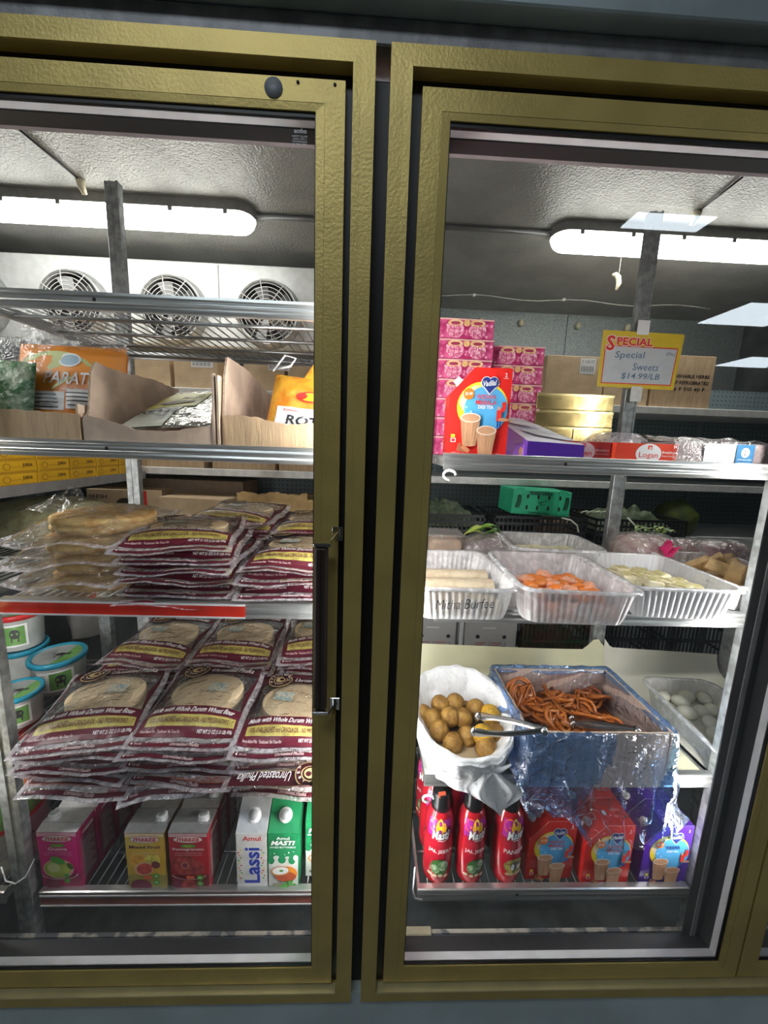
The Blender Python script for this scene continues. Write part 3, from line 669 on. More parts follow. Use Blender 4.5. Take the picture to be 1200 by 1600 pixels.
# naan packs without print
NP = thing('naan_bag', 'clear naan bag, lowest in the stack above the red shelf strip', 'flatbread bag', (-.61,.108,Z3), 0, 'clear naan bags on the third shelf')
flat_pack(NP, 5, w=.235, d=.27, t=.036, droop=.008, printed=False, br=.100, crease=.012)
for i, a in enumerate(((-4,.0),(5,.004),(-2,-.004))):
    dup(NP, 'clear naan bag, %s in the stack above the red shelf strip' % ('second from the bottom','third from the bottom','topmost')[i], (-.61+a[1], .105+.003*i, Z3+.0405*(i+1)), 0, (R(1),R(-1.5+i),R(a[0])))
dup(NP, 'clear naan bag at the rear left of the third shelf, lower of two', (-.63,.345,Z3+.035), 0, (0,0,R(9))); dup(NP, 'clear naan bag at the rear left of the third shelf, upper of two', (-.63,.345,Z3+.078), 0, (R(-4),0,R(-12)))
dup(NP, 'clear naan bag lying under two others at the rear left of the third shelf', (-.63,.345,Z3), 0, (0,0,R(2)))
# empty bag top sticking up
t = tag(G().grid(lambda u, v: (-.665+.16*(u-.5)*(1-.85*v)+.03*v, .20+.02*nz(u*5,v*3), Z3+.165+.06*v*(1-.3*abs(u-.6))), 12, 8, FILMC).build('loose_bag_corner'), 'pointed corner of clear film standing up on the naan stack', 'plastic film')

# red strip tags on the shelf rails
def rail_strip(x0, x1, z, m, label, h=.026, y=RY0-.0062):
    t = thing('shelf_edge_strip', label, 'shelf strip', ((x0+x1)/2, y, z)); w = (x1-x0)/2
    g = G(); g.grid(lambda u, v: (-w+2*w*u, .0018*math.sin(v*math.pi)-.0022+.0008*nz(u*9,v*3,z), -h*v), 40, 6, m); g.build('card', t)
    g = G(); g.box(-w, w, -.0035, -.002, -.0015, .002, SPACER); g.build('edge', t)
    G().box(-w, w, -.0035, -.002, -h-.002, -h+.0012, SPACER).build('edge', t)
RS = mat('glossy_red_strip', (.62,.035,.02), .18, var=.15, scale=14, coat=.5); RSO = mat('faded_red_orange_strip', (.75,.16,.06), .25, var=.12, scale=10)
rail_strip(-.736, -.245, SZ[2]-.002, RS, 'glossy red paper strip along the third shelf edge')
rail_strip(-.722, -.085, SZ[1]-.002, RSO, 'faded orange-red strip along the fourth shelf edge above the cartons')
rail_strip(-.722, -.085, SZ[0]-.003, mat('dull_brown_red_strip', (.25,.08,.06), .3, var=.2, scale=10), 'dull brown-red strip along the lowest left shelf edge')

# ---- drink cartons on the lowest shelf
Z5 = SZ[0]-.0115
SILV = mat('silver_carton_top', (.60,.60,.60), .32, .55, var=.1, scale=40)
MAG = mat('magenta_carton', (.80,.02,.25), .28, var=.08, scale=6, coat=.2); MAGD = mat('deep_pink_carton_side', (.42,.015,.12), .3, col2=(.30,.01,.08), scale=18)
def juice(proto, top, c1, c2, cside, flavour, tag_, fruit):
    w, d, h = .0445, .058, .158
    g = G(); g.box(-w, w, 0, d, 0, h, cside, .0012)
    # top: folded fin and lifted flaps
    g.add([(-w,0,h),(w,0,h),(w,d*.30,h+.006),(-w,d*.30,h+.006)], [(0,1,2,3)], SILV); g.add([(-w,d*.30,h+.006),(w,d*.30,h+.006),(w,d,h+.003),(-w,d,h+.003)], [(0,1,2,3)], SILV)
    g.box(-w+.001, w-.001, d*.30, d*.34, h+.004, h+.0085, SILV)
    g.add([(-w,0,h),(-w,d*.30,h+.006),(-w,d,h+.003),(-w,d,h)], [(0,1,2,3)], SILV); g.add([(w,0,h),(w,d*.30,h+.006),(w,d,h+.003),(w,d,h)], [(3,2,1,0)], SILV)
    g.build('carton', proto)
    g = G(); A = Art(g, face((-w,-.0002,0)))
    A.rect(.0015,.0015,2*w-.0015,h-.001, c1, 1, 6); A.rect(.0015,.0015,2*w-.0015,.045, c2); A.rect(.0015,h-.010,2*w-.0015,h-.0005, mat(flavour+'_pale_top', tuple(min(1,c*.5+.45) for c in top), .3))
    A.ell(w,h-.0165,.0335,.0095, REDP, 28); A.ell(w,h-.0165,.0322,.0083, WPR, 28); A.text('maaza', w,h-.0165,.050,.0095, REDP, .25, .02)
    if tag_: A.ell(w,h-.0335,.017,.0048, GRNP, 22); A.text('Nectar', w,h-.0335,.018,.0045, YEL, .2,.01)
    A.text(flavour, w, h-.0425 if tag_ else h-.036, min(.070,.0085*len(flavour)), .0085, WPR if tag_ else mat('plum_print', (.12,.02,.08), .4), 0, .02)
    for i in range(2): A.text('fruit drink with real pulp and no colour added' , w, h-.0525-i*.0055, .060, .0030, WPR)
    fruit(A, w, h); g.build('front_print', proto)
    g = G(); A = Art(g, face((w+.0002,0,0),(0,1,0)))
    A.rect(.008,.02,.050,h-.03, mat(flavour+'_side_panel', tuple(c*.55+.12 for c in c1c[flavour]), .35)); 
    for i in range(12): A.rect(.011, .028+i*.008, .046-.006*(i%3), .0295+i*.008, WPR)
    A.text('maaza', .029, h-.016,.034,.008, WPR,.2,.02); g.build('side_print', proto)
c1c = {'Guava':(.45,.02,.14), 'Mixed Fruit':(.7,.4,.03), 'Pomegranate':(.35,.02,.03)}
def cap(proto, x, y, z, r=.0115, rot=(R(-8),0,0), m=None):
    g = G(); m = m or mat('white_screw_cap', (.80,.80,.80), .3)
    g.lathe([(0,0),(r*1.15,0),(r*1.15,.002),(r,.003),(r,.0125),(r*.9,.014),(0,.014)], m, 26); g.lathe([(0,.0141),(r*.78,.0141),(r*.78,.0146),(0,.0146)], mat('grey_cap_top', (.45,.47,.47), .3), 22)
    for k in range(20):
        a = k*math.pi/10; g.box(r*math.cos(a)-.0006, r*math.cos(a)+.0006, r*math.sin(a)-.0006, r*math.sin(a)+.0006, .003, .012, m)
    o = g.build('screw_cap', proto); o.location = (x,y,z); o.rotation_euler = rot
def guava_art(A, w, h):
    gg = mat('guava_green', (.50,.60,.10), .4, var=.15, scale=40)
    A.ell(w*.95,.062,.034,.027, mat('pink_haze', (.85,.45,.45), .4), 26); A.ell(w*.9,.062,.029,.024, gg, 28); A.ell(w*.72,.066,.014,.013, mat('pale_guava', (.74,.78,.35), .4), 20)
    A.ell(w*.95,.086,.017,.009, GRNP, 18, rot=-.4); A.ell(w*1.55,.07,.006,.010, mat('dark_leaf', (.10,.16,.04), .4), 14, rot=.5); A.ell(w*.6,.022,.016,.014, mat('dark_plum', (.25,.03,.08), .4), 20)
    A.ring(w,.052,.042,.018,.06, WPR, a0=200, a1=350); A.ell(w*1.35,.045,.006,.006, GRNP, 16); A.ell(w*1.35,.031,.006,.006, GRNP, 16)
def mixed_art(A, w, h):
    A.ell(w*.6,.086,.020,.018, mat('orange_slice', (.85,.42,.06), .4, var=.2, scale=90), 24); A.ring(w*.6,.086,.020,.018,.12, mat('rind', (.9,.6,.15), .4))
    A.ell(w*1.35,.088,.018,.014, mat('mango_yellow', (.80,.70,.12), .4, var=.2, scale=90), 22); A.ell(w*.9,.064,.022,.019, mat('peach_rind', (.85,.52,.30), .4), 26, rot=.3); A.ell(w*.92,.064,.018,.015, mat('grapefruit_red', (.65,.10,.08), .4, var=.3, scale=80), 24, rot=.3)
    A.ell(w*1.5,.075,.010,.010, mat('dark_grape', (.22,.05,.06), .4), 18); A.ell(w*.7,.018,.024,.017, MATS['dark_plum'], 24); A.ell(w*.95,.005,.014,.006, mat('pale_peach', (.8,.6,.4), .4), 18)
    for z in (.045,.028): A.ell(w*1.5,z,.0075,.0075, GRNP, 18); A.ell(w*1.5,z,.004,.003, mat('pale_leaf', (.5,.7,.4), .4), 12)
def pom_art(A, w, h):
    pr = mat('pomegranate_red', (.40,.05,.05), .4, var=.35, scale=70)
    A.ell(w*.85,.072,.030,.027, pr, 28); A.ell(w*.8,.072,.006,.007, MATS['dark_plum'], 14); A.ring(w*.8,.073,.009,.010,.3, mat('pom_highlight', (.55,.2,.15), .4)); A.ell(w*1.45,.065,.016,.022, pr, 22)
    A.ell(w*.5,.022,.016,.014, MATS['dark_plum'], 20); A.ell(w*.95,.020,.017,.015, pr, 20); A.ring(w,.05,.040,.016,.08, mat('pale_splash', (.7,.4,.35), .4), a0=190, a1=350)
    for z in (.040,.024): A.ell(w*1.55,z,.0075,.0075, GRNP, 18); A.ell(w*1.55,z,.004,.003, mat('pale_leaf', (.5,.7,.4), .4), 12)
cg = 'juice cartons on the lowest left shelf'
J = {}
def jbase(key, label, x, y, rz, capx, sticker=None):
    if key in J:
        return dup(J[key], label, (x,y,Z5), rz)
    t = thing('juice_carton', label, 'drink carton', (x,y,Z5), rz, cg)
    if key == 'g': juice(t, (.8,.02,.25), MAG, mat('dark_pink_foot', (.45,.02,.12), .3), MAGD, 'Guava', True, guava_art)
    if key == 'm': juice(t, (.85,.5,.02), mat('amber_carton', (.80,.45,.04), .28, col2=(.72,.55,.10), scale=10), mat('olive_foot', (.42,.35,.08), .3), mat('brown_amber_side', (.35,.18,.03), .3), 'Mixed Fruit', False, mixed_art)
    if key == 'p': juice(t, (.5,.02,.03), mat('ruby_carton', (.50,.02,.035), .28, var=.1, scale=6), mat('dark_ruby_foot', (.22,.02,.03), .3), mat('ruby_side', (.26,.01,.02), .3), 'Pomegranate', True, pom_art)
    cap(t, capx, .030, .162)
    if key != 'g':
        g = G(); A = Art(g, face((0,-.0042,0))); A.rect(-.006,.038,.012,.046, PRICE); g.build('price_sticker', t)
    J[key] = t; return t
gx, mx, px = -.6845, -.4895, -.3925
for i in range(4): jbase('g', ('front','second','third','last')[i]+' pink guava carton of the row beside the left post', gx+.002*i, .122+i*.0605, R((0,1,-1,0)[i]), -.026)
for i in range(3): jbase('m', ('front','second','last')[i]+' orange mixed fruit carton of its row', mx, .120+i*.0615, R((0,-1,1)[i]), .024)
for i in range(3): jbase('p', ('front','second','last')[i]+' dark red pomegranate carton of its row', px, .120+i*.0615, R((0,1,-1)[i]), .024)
def gable(key, label, x, y, rz=0):
    if key in J: return dup(J[key], label, (x,y,Z5), rz)
    t = thing('dairy_carton', label, 'drink carton', (x,y,Z5), rz, 'slant-topped dairy cartons'); J[key] = t
    w, d, h, H = .0350, .068, .156, .203
    cm = mat('white_dairy_carton', (.75,.75,.73), .28, .1) if key == 'l' else mat('green_dairy_carton', (.015,.24,.09), .28, coat=.1)
    g = G(); b = [(-w,0,0),(w,0,0),(w,0,h),(w,d*.85,H),(w,d,H-.004),(w,d,0)]
    g.prism([(-w,0,0),(-w,0,h),(-w,d*.85,H),(-w,d,H-.004),(-w,d,0)], 2*w, cm, V((1,0,0)))
    g.build('carton', t)
    L = math.hypot(d*.85, H-h); ang = math.atan2(H-h, d*.85)
    cap(t, .001, d*.38, h+(H-h)*.45, .0135, (ang-.02,0,0))
    g = G(); A = Art(g, face((0,-.0002,0))); S_ = Art(g, face((0,-.0002,h),(1,0,0),(0,math.cos(ang),math.sin(ang))))
    if key == 'l':
        A.rect(-w+.001,0,w-.001,h, cm); A.text('Amul', .001,h-.0125,.042,.013, REDP, 0,.02)
        A.text('Lassi', .001,.070,.098,.036, BLUEP, 0,.025, math.pi/2)
        for i in range(12):
            for sx in (-1,1):
                zz = .035+i*.0075; A.ell(sx*(.026+.003*math.sin(i*2.1)), zz, .0028, .0017, (REDP, GRNP, ORG, YEL, mat('brown_seed', (.35,.18,.08), .5))[(i*3+(sx>0))%5], 10, rot=i*1.3)
        A.text('HIGH IN CALCIUM', 0,.008,.05,.006, CARD_DARK,0,.02); S_.rect(-w+.001,.001,w-.001,L, SILV); S_.rect(-.012,.02,.012,.05, cm)
    else:
        A.rect(-w+.001,0,w-.001,.085, mat('white_dairy_carton', (.75,.75,.73), .28, .1)); A.rect(-w+.001,.085,w-.001,h, cm)
        for k, (u, r, q) in enumerate(((-.028,.008,.012),(-.016,.007,.006),(-.003,.009,.010),(.010,.006,.004),(.020,.008,.012),(.029,.006,.008))):
            A.ell(u,.086+(.004 if k%2 else -.002), r, q, MATS['white_dairy_carton'] if k%2 else cm, 18)
        for u, v, r in ((-.02,.103,.0015),(.013,.105,.0018),(.004,.100,.0012),(.024,.108,.0012)): A.ell(u,v,r,r, WPR, 10)
        A.text('Amul', 0,h-.011,.030,.008, WPR,0,.02); A.text('MASTI', 0,h-.0235,.056,.012, WPR,.25,.04); A.text('SPICED BUTTERMILK', 0,h-.035,.060,.0048, WPR,0,.02)
        A.ell(.012,.050,.021,.018, ORG, 26, rot=-.3); A.ell(.006,.040,.024,.014, mat('clay_red', (.50,.10,.04), .4), 26); A.ell(-.006,.056,.022,.013, mat('rim_orange', (.75,.30,.08), .4), 26, rot=.12); A.ell(-.006,.057,.0185,.0105, WPR, 26, rot=.12); A.ell(-.004,.057,.005,.003, GRNP, 12)
        A.ell(-.006,.017,.020,.006, mat('cumin_brown', (.30,.30,.20), .5), 20, rot=-.1)
        for k in range(6): A.ell(.012+.012*math.cos(k), .019+.006*math.sin(k*1.7), .008,.003, GRNP, 12, rot=k)
        S_.rect(-w+.001,.001,w-.001,L, cm)
    g.build('front_print', t); return t
for i in range(3): gable('l', ('front','second','last')[i]+' white dairy carton with blue upright lettering', -.2500, .120+i*.071)
for i in range(3): gable('b', ('front','second','last')[i]+' green buttermilk carton beside the white ones', -.1775, .121+i*.071)
for i in range(3): dup(J['b'], ('front','second','last')[i]+' green buttermilk carton half hidden at the door handle edge', (-.096,.150+i*.071,Z5), 0)

# ---- tubs on the neighbouring rack
def tub(label, x, y, z, r, h, lidm, body, art=True, rz=0):
    t = thing('plastic_tub', label, 'plastic tub', (x,y,z), rz)
    G().lathe([(0,0),(r*.86,0),(r*.88,.003),(r*.97,h*.9),(r,h*.93),(0,h*.93)], body, 40).build('tub', t)
    l = G().lathe([(r*1.0,h*.86),(r*1.05,h*.86),(r*1.06,h*.97),(r*1.03,h),(r*.93,h),(r*.90,h-.004),(0,h-.004)], lidm, 40).build('lid', t)
    if art:
        g = G(); A = Art(g, lambda u, v, hh: V((u, v, h-.0038+hh))); A.ell(0,0,r*.86,r*.86, LIDW, 30); A.ell(r*.25,0,r*.55,r*.82, mat('lid_green', (.15,.34,.09), .4), 30, -90, 90)
        for k, (a, b, c, d_, e) in enumerate(((.1,.02,.20,.11,.2),(.33,.08,.09,.08,0),(.02,-.13,.03,.12,.1),(.22,-.13,.03,.12,-.1),(-.12,.0,.02,.12,.3))): A.ell(a*r*1.2, b*r*1.4, c*r, d_*r*1.2, CARD_DARK if k != 1 else CARD_DARK, 16, rot=e)
        for k in range(5): A.rect(-r*.6,-r*.35+k*r*.16,-r*.18,-r*.29+k*r*.16, mat('grey_print', (.35,.37,.37), .5))
        g.build('lid_print', t)
        g = G(); A = Art(g, lambda u, v, hh: V((math.sin(u/r)*(r*.955+hh), -math.cos(u/r)*(r*.955+hh), v)))
        A.rect(-r*.2,h*.15,r*1.2,h*.75, WPR, 16); A.rect(r*.3,h*.2,r*1.1,h*.7, MATS['lid_green'], 10); A.ell(r*.7,h*.5,r*.2,h*.13, CARD_DARK, 18); A.rect(r*.55,h*.28,r*.6,h*.45, CARD_DARK); A.rect(r*.8,h*.28,r*.85,h*.45, CARD_DARK)
        for k in range(6): A.rect(-r*.15,h*.25+k*h*.08,r*.2,h*.27+k*h*.08, MATS['lid_green'], 5)
        g.build('side_print', t)
    return t
BL = mat('turquoise_blue_lid', (.02,.28,.42), .35); RL_ = mat('red_lid', (.60,.03,.03), .35); TW = mat('white_tub_plastic', (.50,.52,.50), .35)
LIDW = mat('grey_white_lid_print', (.36,.38,.37), .4)
Z4N = SZ[1]-.0115
tub('tub with blue lid and cow print, front left beside the flatbread packs', -.885, .285, Z4N, .052, .085, BL, TW)
tub('tub with larger blue lid lying behind the front blue-lidded one', -.895, .43, Z4N, .066, .100, BL, TW)
tub('lower tub stacked behind the blue lids, hidden by the post', -1.03, .47, Z4N, .060, .105, BL, TW, False)
tub('white and green labelled tub on top of the stacked tubs at the left edge', -1.03, .47, Z4N+.106, .060, .11, RL_, TW, True, R(-10))
tub('tub with red lid in the dim corner behind the flatbread packs', -.99, .68, 1.096-.28, .068, .12, RL_, mat('dull_clear_tub', (.28,.27,.26), .3), False)
t = thing('yogurt_bucket', 'big white and red bucket on the lowest shelf at the left edge', 'plastic tub', (-.905,.215,Z5), R(38))
r, h = .105, .29
G().lathe([(0,0),(r*.9,0),(r*.91,.004),(r*.985,h*.9),(r*1.0,h*.92),(0,h*.92)], TW, 48).build('bucket', t)
G().lathe([(r*1.0,h*.88),(r*1.04,h*.88),(r*1.05,h*.97),(r*1.02,h),(0,h)], RL_, 48).build('lid', t)
g = G(); A = Art(g, lambda u, v, hh: V((math.sin(u/r)*(r*(.91+.075*v/(h*.9))+.0006+hh), -math.cos(u/r)*(r*(.91+.075*v/(h*.9))+.0006+hh), v)))
A.rect(-.10,.125,.14,.225, MATS['lid_green'], 24); A.rect(-.10,.118,.14,.130, RL_, 24); A.line([(.03,.07),(.05,.078),(.08,.072)], .003, CARD_DARK); A.rect(-.10,.02,.12,.05, mat('pale_green_band', (.62,.70,.55), .4), 20); g.build('label_print', t)
tag(G().tube([(-.80,.108,.545),(-.785,.098,.520),(-.762,.096,.515),(-.742,.100,.528),(-.730,.112,.56)], .0016, SPACER, 6).build('white_cable_tie'), 'thin white cord looped round the left front post', 'cord')

# ---- goods at the back behind the left door
BARC = ink('barcode_print', (.12,.13,.15))
def carton_box(label, x, y, z, w, d, h, m=KRAFT2, rz=0, lab=None, group=None, txt=None, flaps=True):
    t = thing('cardboard_box', label, 'cardboard box', (x,y,z), rz, group)
    g = G(); g.box(-w/2, w/2, 0, d, 0, h, m, .0015); g.build('box_body', t)
    if flaps:
        g = G(); g.box(-w/2+.001, w/2-.001, d*.5-.001, d*.5+.001, h-.0005, h+.001, BLACK); g.box(-w/2, w/2, d*.5-.025, d*.5+.025, h+.0002, h+.0008, mat('brown_tape', (.50,.38,.22), .25)); g.build('taped_seam', t)
    if lab:
        g = G(); A = Art(g, face((0,-.0003,0))); u, v, a, b = lab; A.rect(u,v,u+a,v+b, WPR)
        for k in range(14): A.rect(u+a*.08+k*a*.06, v+b*.15, u+a*.08+k*a*.06+a*(.02+.015*(k%3==0)), v+b*.5, BARC)
        A.text('F 142 07', u+a*.5, v+b*.78, a*.8, b*.2, BARC); g.build('barcode_label', t)
    if txt:
        g = G(); A = Art(g, face((0,-.0003,0)))
        for s_, u, v, a, b in txt: A.text(s_, u, v, a, b, CARD_DARK, 0, .02)
        g.build('box_print', t)
    return t
ZG = 1.735
for i, (x, w, h, lb) in enumerate(((-1.30,.24,.16,None),(-1.06,.22,.155,None),(-.83,.20,.155,(-.02,.10,.10,.045)),(-.69,.0,0,None),(-.515,.19,.155,(.02,.10,.10,.045)),(-.30,.21,.150,None),(-.06,.24,.15,None))):
    if w: carton_box('pale cardboard box on the upper back shelf, %s' % ('far left','second from the left','with barcode, left of the gap','','with barcode, right of the gap','just left of the door stile','hidden behind the door stile')[i], x, 1.27, ZG, w, .28, h, lab=lb, group='cardboard boxes on the upper back shelf')
for i, (x, w, h) in enumerate(((-.98,.34,.05),(-.62,.30,.055),(-.30,.30,.05))):
    carton_box('flat brown box on the middle back shelf, %s' % ('left','middle','right')[i], x, 1.27, 1.368, w, .3, h, m=KRAFT, group='flat boxes on the middle back shelf')
carton_box('produce box with hand hole and red mark beside the rear left post', -1.18, 1.24, 1.10, .34, .30, .155, KRAFT2, R(4), group='boxes on the produce deck', txt=[('FRESH',-.12,.12,.08,.018)])
t = bpy.data.objects['cardboard_box']
lo = [o for o in COL.objects if o.get('label','').startswith('produce box with hand hole')][0]
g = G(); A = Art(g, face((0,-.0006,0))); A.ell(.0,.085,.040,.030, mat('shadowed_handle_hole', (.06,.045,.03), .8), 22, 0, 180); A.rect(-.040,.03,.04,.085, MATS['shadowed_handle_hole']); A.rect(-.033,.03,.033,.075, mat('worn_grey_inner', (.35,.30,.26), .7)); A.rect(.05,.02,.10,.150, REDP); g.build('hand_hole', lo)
carton_box('produce box with a dark strap and small holes on the produce deck', -.83, 1.16, 1.10, .32, .30, .135, KRAFT2, R(-8), group='boxes on the produce deck')
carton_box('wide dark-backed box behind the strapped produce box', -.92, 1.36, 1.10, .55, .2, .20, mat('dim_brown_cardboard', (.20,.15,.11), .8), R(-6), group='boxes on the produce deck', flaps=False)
carton_box('torn yellow-brown box at the door stile end of the produce deck', -.40, 1.18, 1.10, .34, .30, .13, mat('yellow_brown_cardboard', (.62,.42,.18), .75), R(5), group='boxes on the produce deck')
g = G(); torn_panel(g, (-.62,1.16), (-.30,1.19), lambda s:.168+.006*math.sin(s*14), MATS['yellow_brown_cardboard'], base=.125, jag=.012, seed=44); tag(g.build('torn_box_flap', loc=(0,0,1.10)), 'ragged torn cardboard flap on the yellow-brown box', 'cardboard flap')
# yellow boxes on a side shelf
ys = thing('side_shelf', 'grey side shelf carrying rows of yellow boxes left of the rear post', 'shelf', (-1.06,.34,1.345))
G().box(-.45, 0, 0, .86, -.02, 0, WHITE).build('shelf_board', ys); G().box(0, .008, 0, .86, -.028, .004, MATS['mid_grey_inner_edge']).build('shelf_rail', ys)
G().box(-.45, -.43, .8, .83, -1.345, 0, POST).build('upright', ys); G().box(-.45, -.43, .03, .06, -1.345, 0, POST).build('upright', ys)
yb0 = None; YB = mat('yellow_cheese_carton', (.80,.46,.02), .35, var=.08, scale=12)
for k in range(3):
    for j in range(6):
        lab = 'yellow printed box on the side shelf, %s layer, %s from the rear post' % (('bottom','middle','top')[k], ('nearest','second','third','fourth','fifth','farthest')[5-j])
        loc = (-1.062, .365+j*.133+.004*(k%2), 1.345+k*.0385)
        if yb0 is None:
            yb0 = thing('yellow_box', lab, 'carton', loc, 0, 'yellow boxes on the side shelf')
            G().box(-.2, 0, 0, .129, 0, .0375, YB, .001).build('box_body', yb0)
            g = G(); A = Art(g, face((.0003,0,0),(0,1,0))); A.rect(.004,.003,.125,.006, mat('amber_line', (.45,.22,.02), .4)); A.text('JUBNA', .095,.022,.036,.014, mat('dark_brown_print', (.16,.08,.02), .4), 0,.03)
            A.ring(.025,.020,.012,.010,.15, MATS['dark_brown_print']); A.text('cheese samosa', .056,.020,.035,.006, MATS['amber_line']); g.build('side_print', yb0)
        else: dup(yb0, lab, loc)
# bagged greens and pale boxes under the side shelf
for i, (x, y, z, w, h, m, nm) in enumerate(((-1.20,.34,1.18,.36,.13,'dull_green_bag','bag of greens with dark green leaves under the side shelf'),(-1.20,.83,1.10,.40,.17,'olive_bag','pale olive bag of produce under the side shelf'))):
    t = thing('produce_bag', nm, 'bag of greens', (x,y,z)); g = G(); mm = mat(m, ((.10,.22,.12),(.42,.42,.25))[i], .35, col2=((.35,.42,.40),(.30,.28,.16))[i], scale=40, bump=.7, bscale=30)
    g.grid(lambda u, v: V((math.cos(u*6.283)*w*.5*math.sin(v*math.pi)**.6, math.sin(u*6.283)*.19*math.sin(v*math.pi)**.6, h*.5-h*.5*math.cos(v*math.pi)))*(1) + V((.012*nz(u*8,v*6,i), .012*nz(u*8,v*6,i+4), 0)), 28, 14, mm, wrap=True); g.build('bag', t)
tag(G().box(-1.9, -1.0, .62, 1.0, .0, 1.095, DARKW, .004).build('side_counter'), 'dark low counter under the side shelf at the left wall', 'counter')

# ================================================================== GOODS BEHIND THE RIGHT DOOR
# ---- tea boxes (also used on the lowest shelf)
TB = {}
def teabox(key, label, loc, rz, s=1.0, d=.055, group=None, tilt=0):
    k = (key, s, d)
    if k in TB: return dup(TB[k], label, loc, rz, None, None, group)
    t = thing('tea_carton', label, 'tea carton', loc, rz, group); TB[k] = t
    red = key == 'red'
    c = mat('scarlet_tea_carton', (.72,.025,.02), .25, var=.06, scale=8, coat=.3) if red else mat('violet_tea_carton', (.09,.025,.36), .25, var=.06, scale=8, coat=.3)
    lin = mat('pale_red_line', (.85,.35,.28), .4) if red else mat('pale_violet_line', (.45,.40,.75), .4)
    w, h = .118*s, .166*s; cut = .046*s; ch = .052*s
    P = [(0,0,0),(w,0,0),(w,0,h),(cut,0,h),(0,0,h-ch)]
    g = G(); g.prism([(w-p[0]-w, p[1], p[2]) if False else p for p in P], d, c); g.build('carton', t)
    g = G(); A = Art(g, face((0,-.0003,0)))
    U = lambda x, y: (x*w, y*h)
    # yellow swirl, sky panel
    A.ell(.55*w,.56*h,.42*w,.285*h, YEL, 30)
    A.poly([U(.16,.60),U(.22,.72),U(.40,.80),U(.5,.80),U(.3,.70),U(.24,.5)], mat('pale_peach', (.8,.6,.4), .4))
    A.ell(.61*w,.53*h,.36*w,.265*h, mat('sky_blue_print', (.10,.42,.75), .35), 30)
    if red: A.text('2', .90*w,.925*h,.035*w,.045*h, WPR, 0,.02); A.rect(.86*w,.885*h,.94*w,.890*h, WPR)
    else: A.text('2', .90*w,.925*h,.035*w,.045*h, WPR)
    navy = mat('navy_print', (.02,.04,.22), .35)
    for m_, q in ((WPR,1.14),(navy,1)):
        A.ell(.585*w,.835*h,.075*w*q,.060*h*q, m_, 20); A.ell(.705*w,.835*h,.075*w*q,.060*h*q, m_, 20); A.poly([((.645-.140*q)*w,.825*h),((.645+.140*q)*w,.825*h),(.645*w,(.825-.115*q)*h)], m_)
    A.text('Vadilal', .645*w,.828*h,.22*w,.062*h, WPR,.3,.02, .12)
    A.ell(.31*w,.70*h,.088*w,.064*h, ink('orange_round_price', (.88,.20,.02)), 24); A.text('$1.99', .31*w,.70*h,.12*w,.042*h, WPR,.1,.02)
    if red:
        A.text('INDIAN', .60*w,.675*h,.30*w,.050*h, REDP,0,.01); A.text('MASALA', .60*w,.610*h,.34*w,.052*h, REDP,0,.02); A.text('DESI TEA', .60*w,.557*h,.25*w,.040*h, WPR,0,.02)
    else:
        A.text('KESAR', .60*w,.650*h,.30*w,.060*h, navy,0,.02); A.text('DESI TEA', .60*w,.585*h,.25*w,.035*h, WPR,0,.02)
    for k_, (a, b) in enumerate(((.22,.55),(.24,.46),(.30,.50))): A.ell(a*w+.06*w,b*h,.018*w,.014*h, mat('pale_sky', (.4,.7,.9), .4), 12)
    # man figure holding a tray: generic small print
    A.ell(.815*w,.545*h,.028*w,.022*h, mat('skin_print', (.55,.30,.20), .5), 14); A.rect(.785*w,.40*h,.865*w,.525*h, REDP); A.rect(.80*w,.33*h,.825*w,.40*h, navy); A.rect(.84*w,.33*h,.86*w,.40*h, navy); A.line([(.865*w,.51*h),(.90*w,.56*h),(.89*w,.62*h)], .008*s, REDP); A.ell(.90*w,.42*h,.09*w,.020*h, mat('tea_brown', (.50,.27,.14), .4), 20)
    tea = mat('milky_tea', (.55,.30,.17), .35, var=.1, scale=20); gl = mat('tea_glass_print', (.50,.27,.15), .3, var=.12, scale=60, stretch=(3,1,.3)); rim = mat('glass_rim_print', (.85,.72,.62), .3)
    for cx, cz, rw, hh in ((.36,.43,.165,.33),(.63,.29,.165,.30)):
        A.poly([((cx-rw)*w,cz*h),((cx+rw)*w,cz*h),((cx+rw*.68)*w,(cz-hh+.02)*h),((cx-rw*.68)*w,(cz-hh+.02)*h)], gl)
        for q in (-.5,-.15,.2,.55): A.line([((cx+q*rw)*w,(cz-.08)*h),((cx+q*rw*.75)*w,(cz-hh+.06)*h)], .0022*s, tea)
        A.ell(cx*w,(cz-hh+.02)*h,rw*.68*w,.020*h, gl, 20); A.ell(cx*w,cz*h,rw*w,.055*h, rim, 26); A.ell(cx*w,cz*h,rw*.88*w,.044*h, tea, 26)
    A.ell(.20*w,.115*h,.030*w,.022*h, mat('spice_brown', (.30,.10,.05), .5), 14); A.line([(.16*w,.08*h),(.30*w,.05*h)], .010*s, MATS['spice_brown']); A.line([(.24*w,.10*h),(.36*w,.04*h)], .008*s, mat('cinnamon', (.45,.18,.08), .5))
    A.rect(.05*w,.20*h,.115*w,.235*h, YEL); A.rect(.05*w,.145*h,.13*w,.19*h, WPR); A.rect(.06*w,.15*h,.12*w,.185*h, c); A.text('8.82 oz', .14*w,.022*h,.12*w,.018*h, WPR); A.text('250 g', .85*w,.018*h,.10*w,.016*h, WPR)
    g.build('front_print', t)
    # sloping corner with cap, fold lines, top print
    g = G(); n = V((-ch,0,cut)).normalized(); e = V((cut,0,ch)).normalized(); A = Art(g, face((0,0,h-ch), e, (0,1,0)))
    L = math.hypot(cut,ch)
    A.rect(.001,.0008,L,.0020, lin)
    g.build('fold_line', t)
    ang = math.atan2(ch, cut)
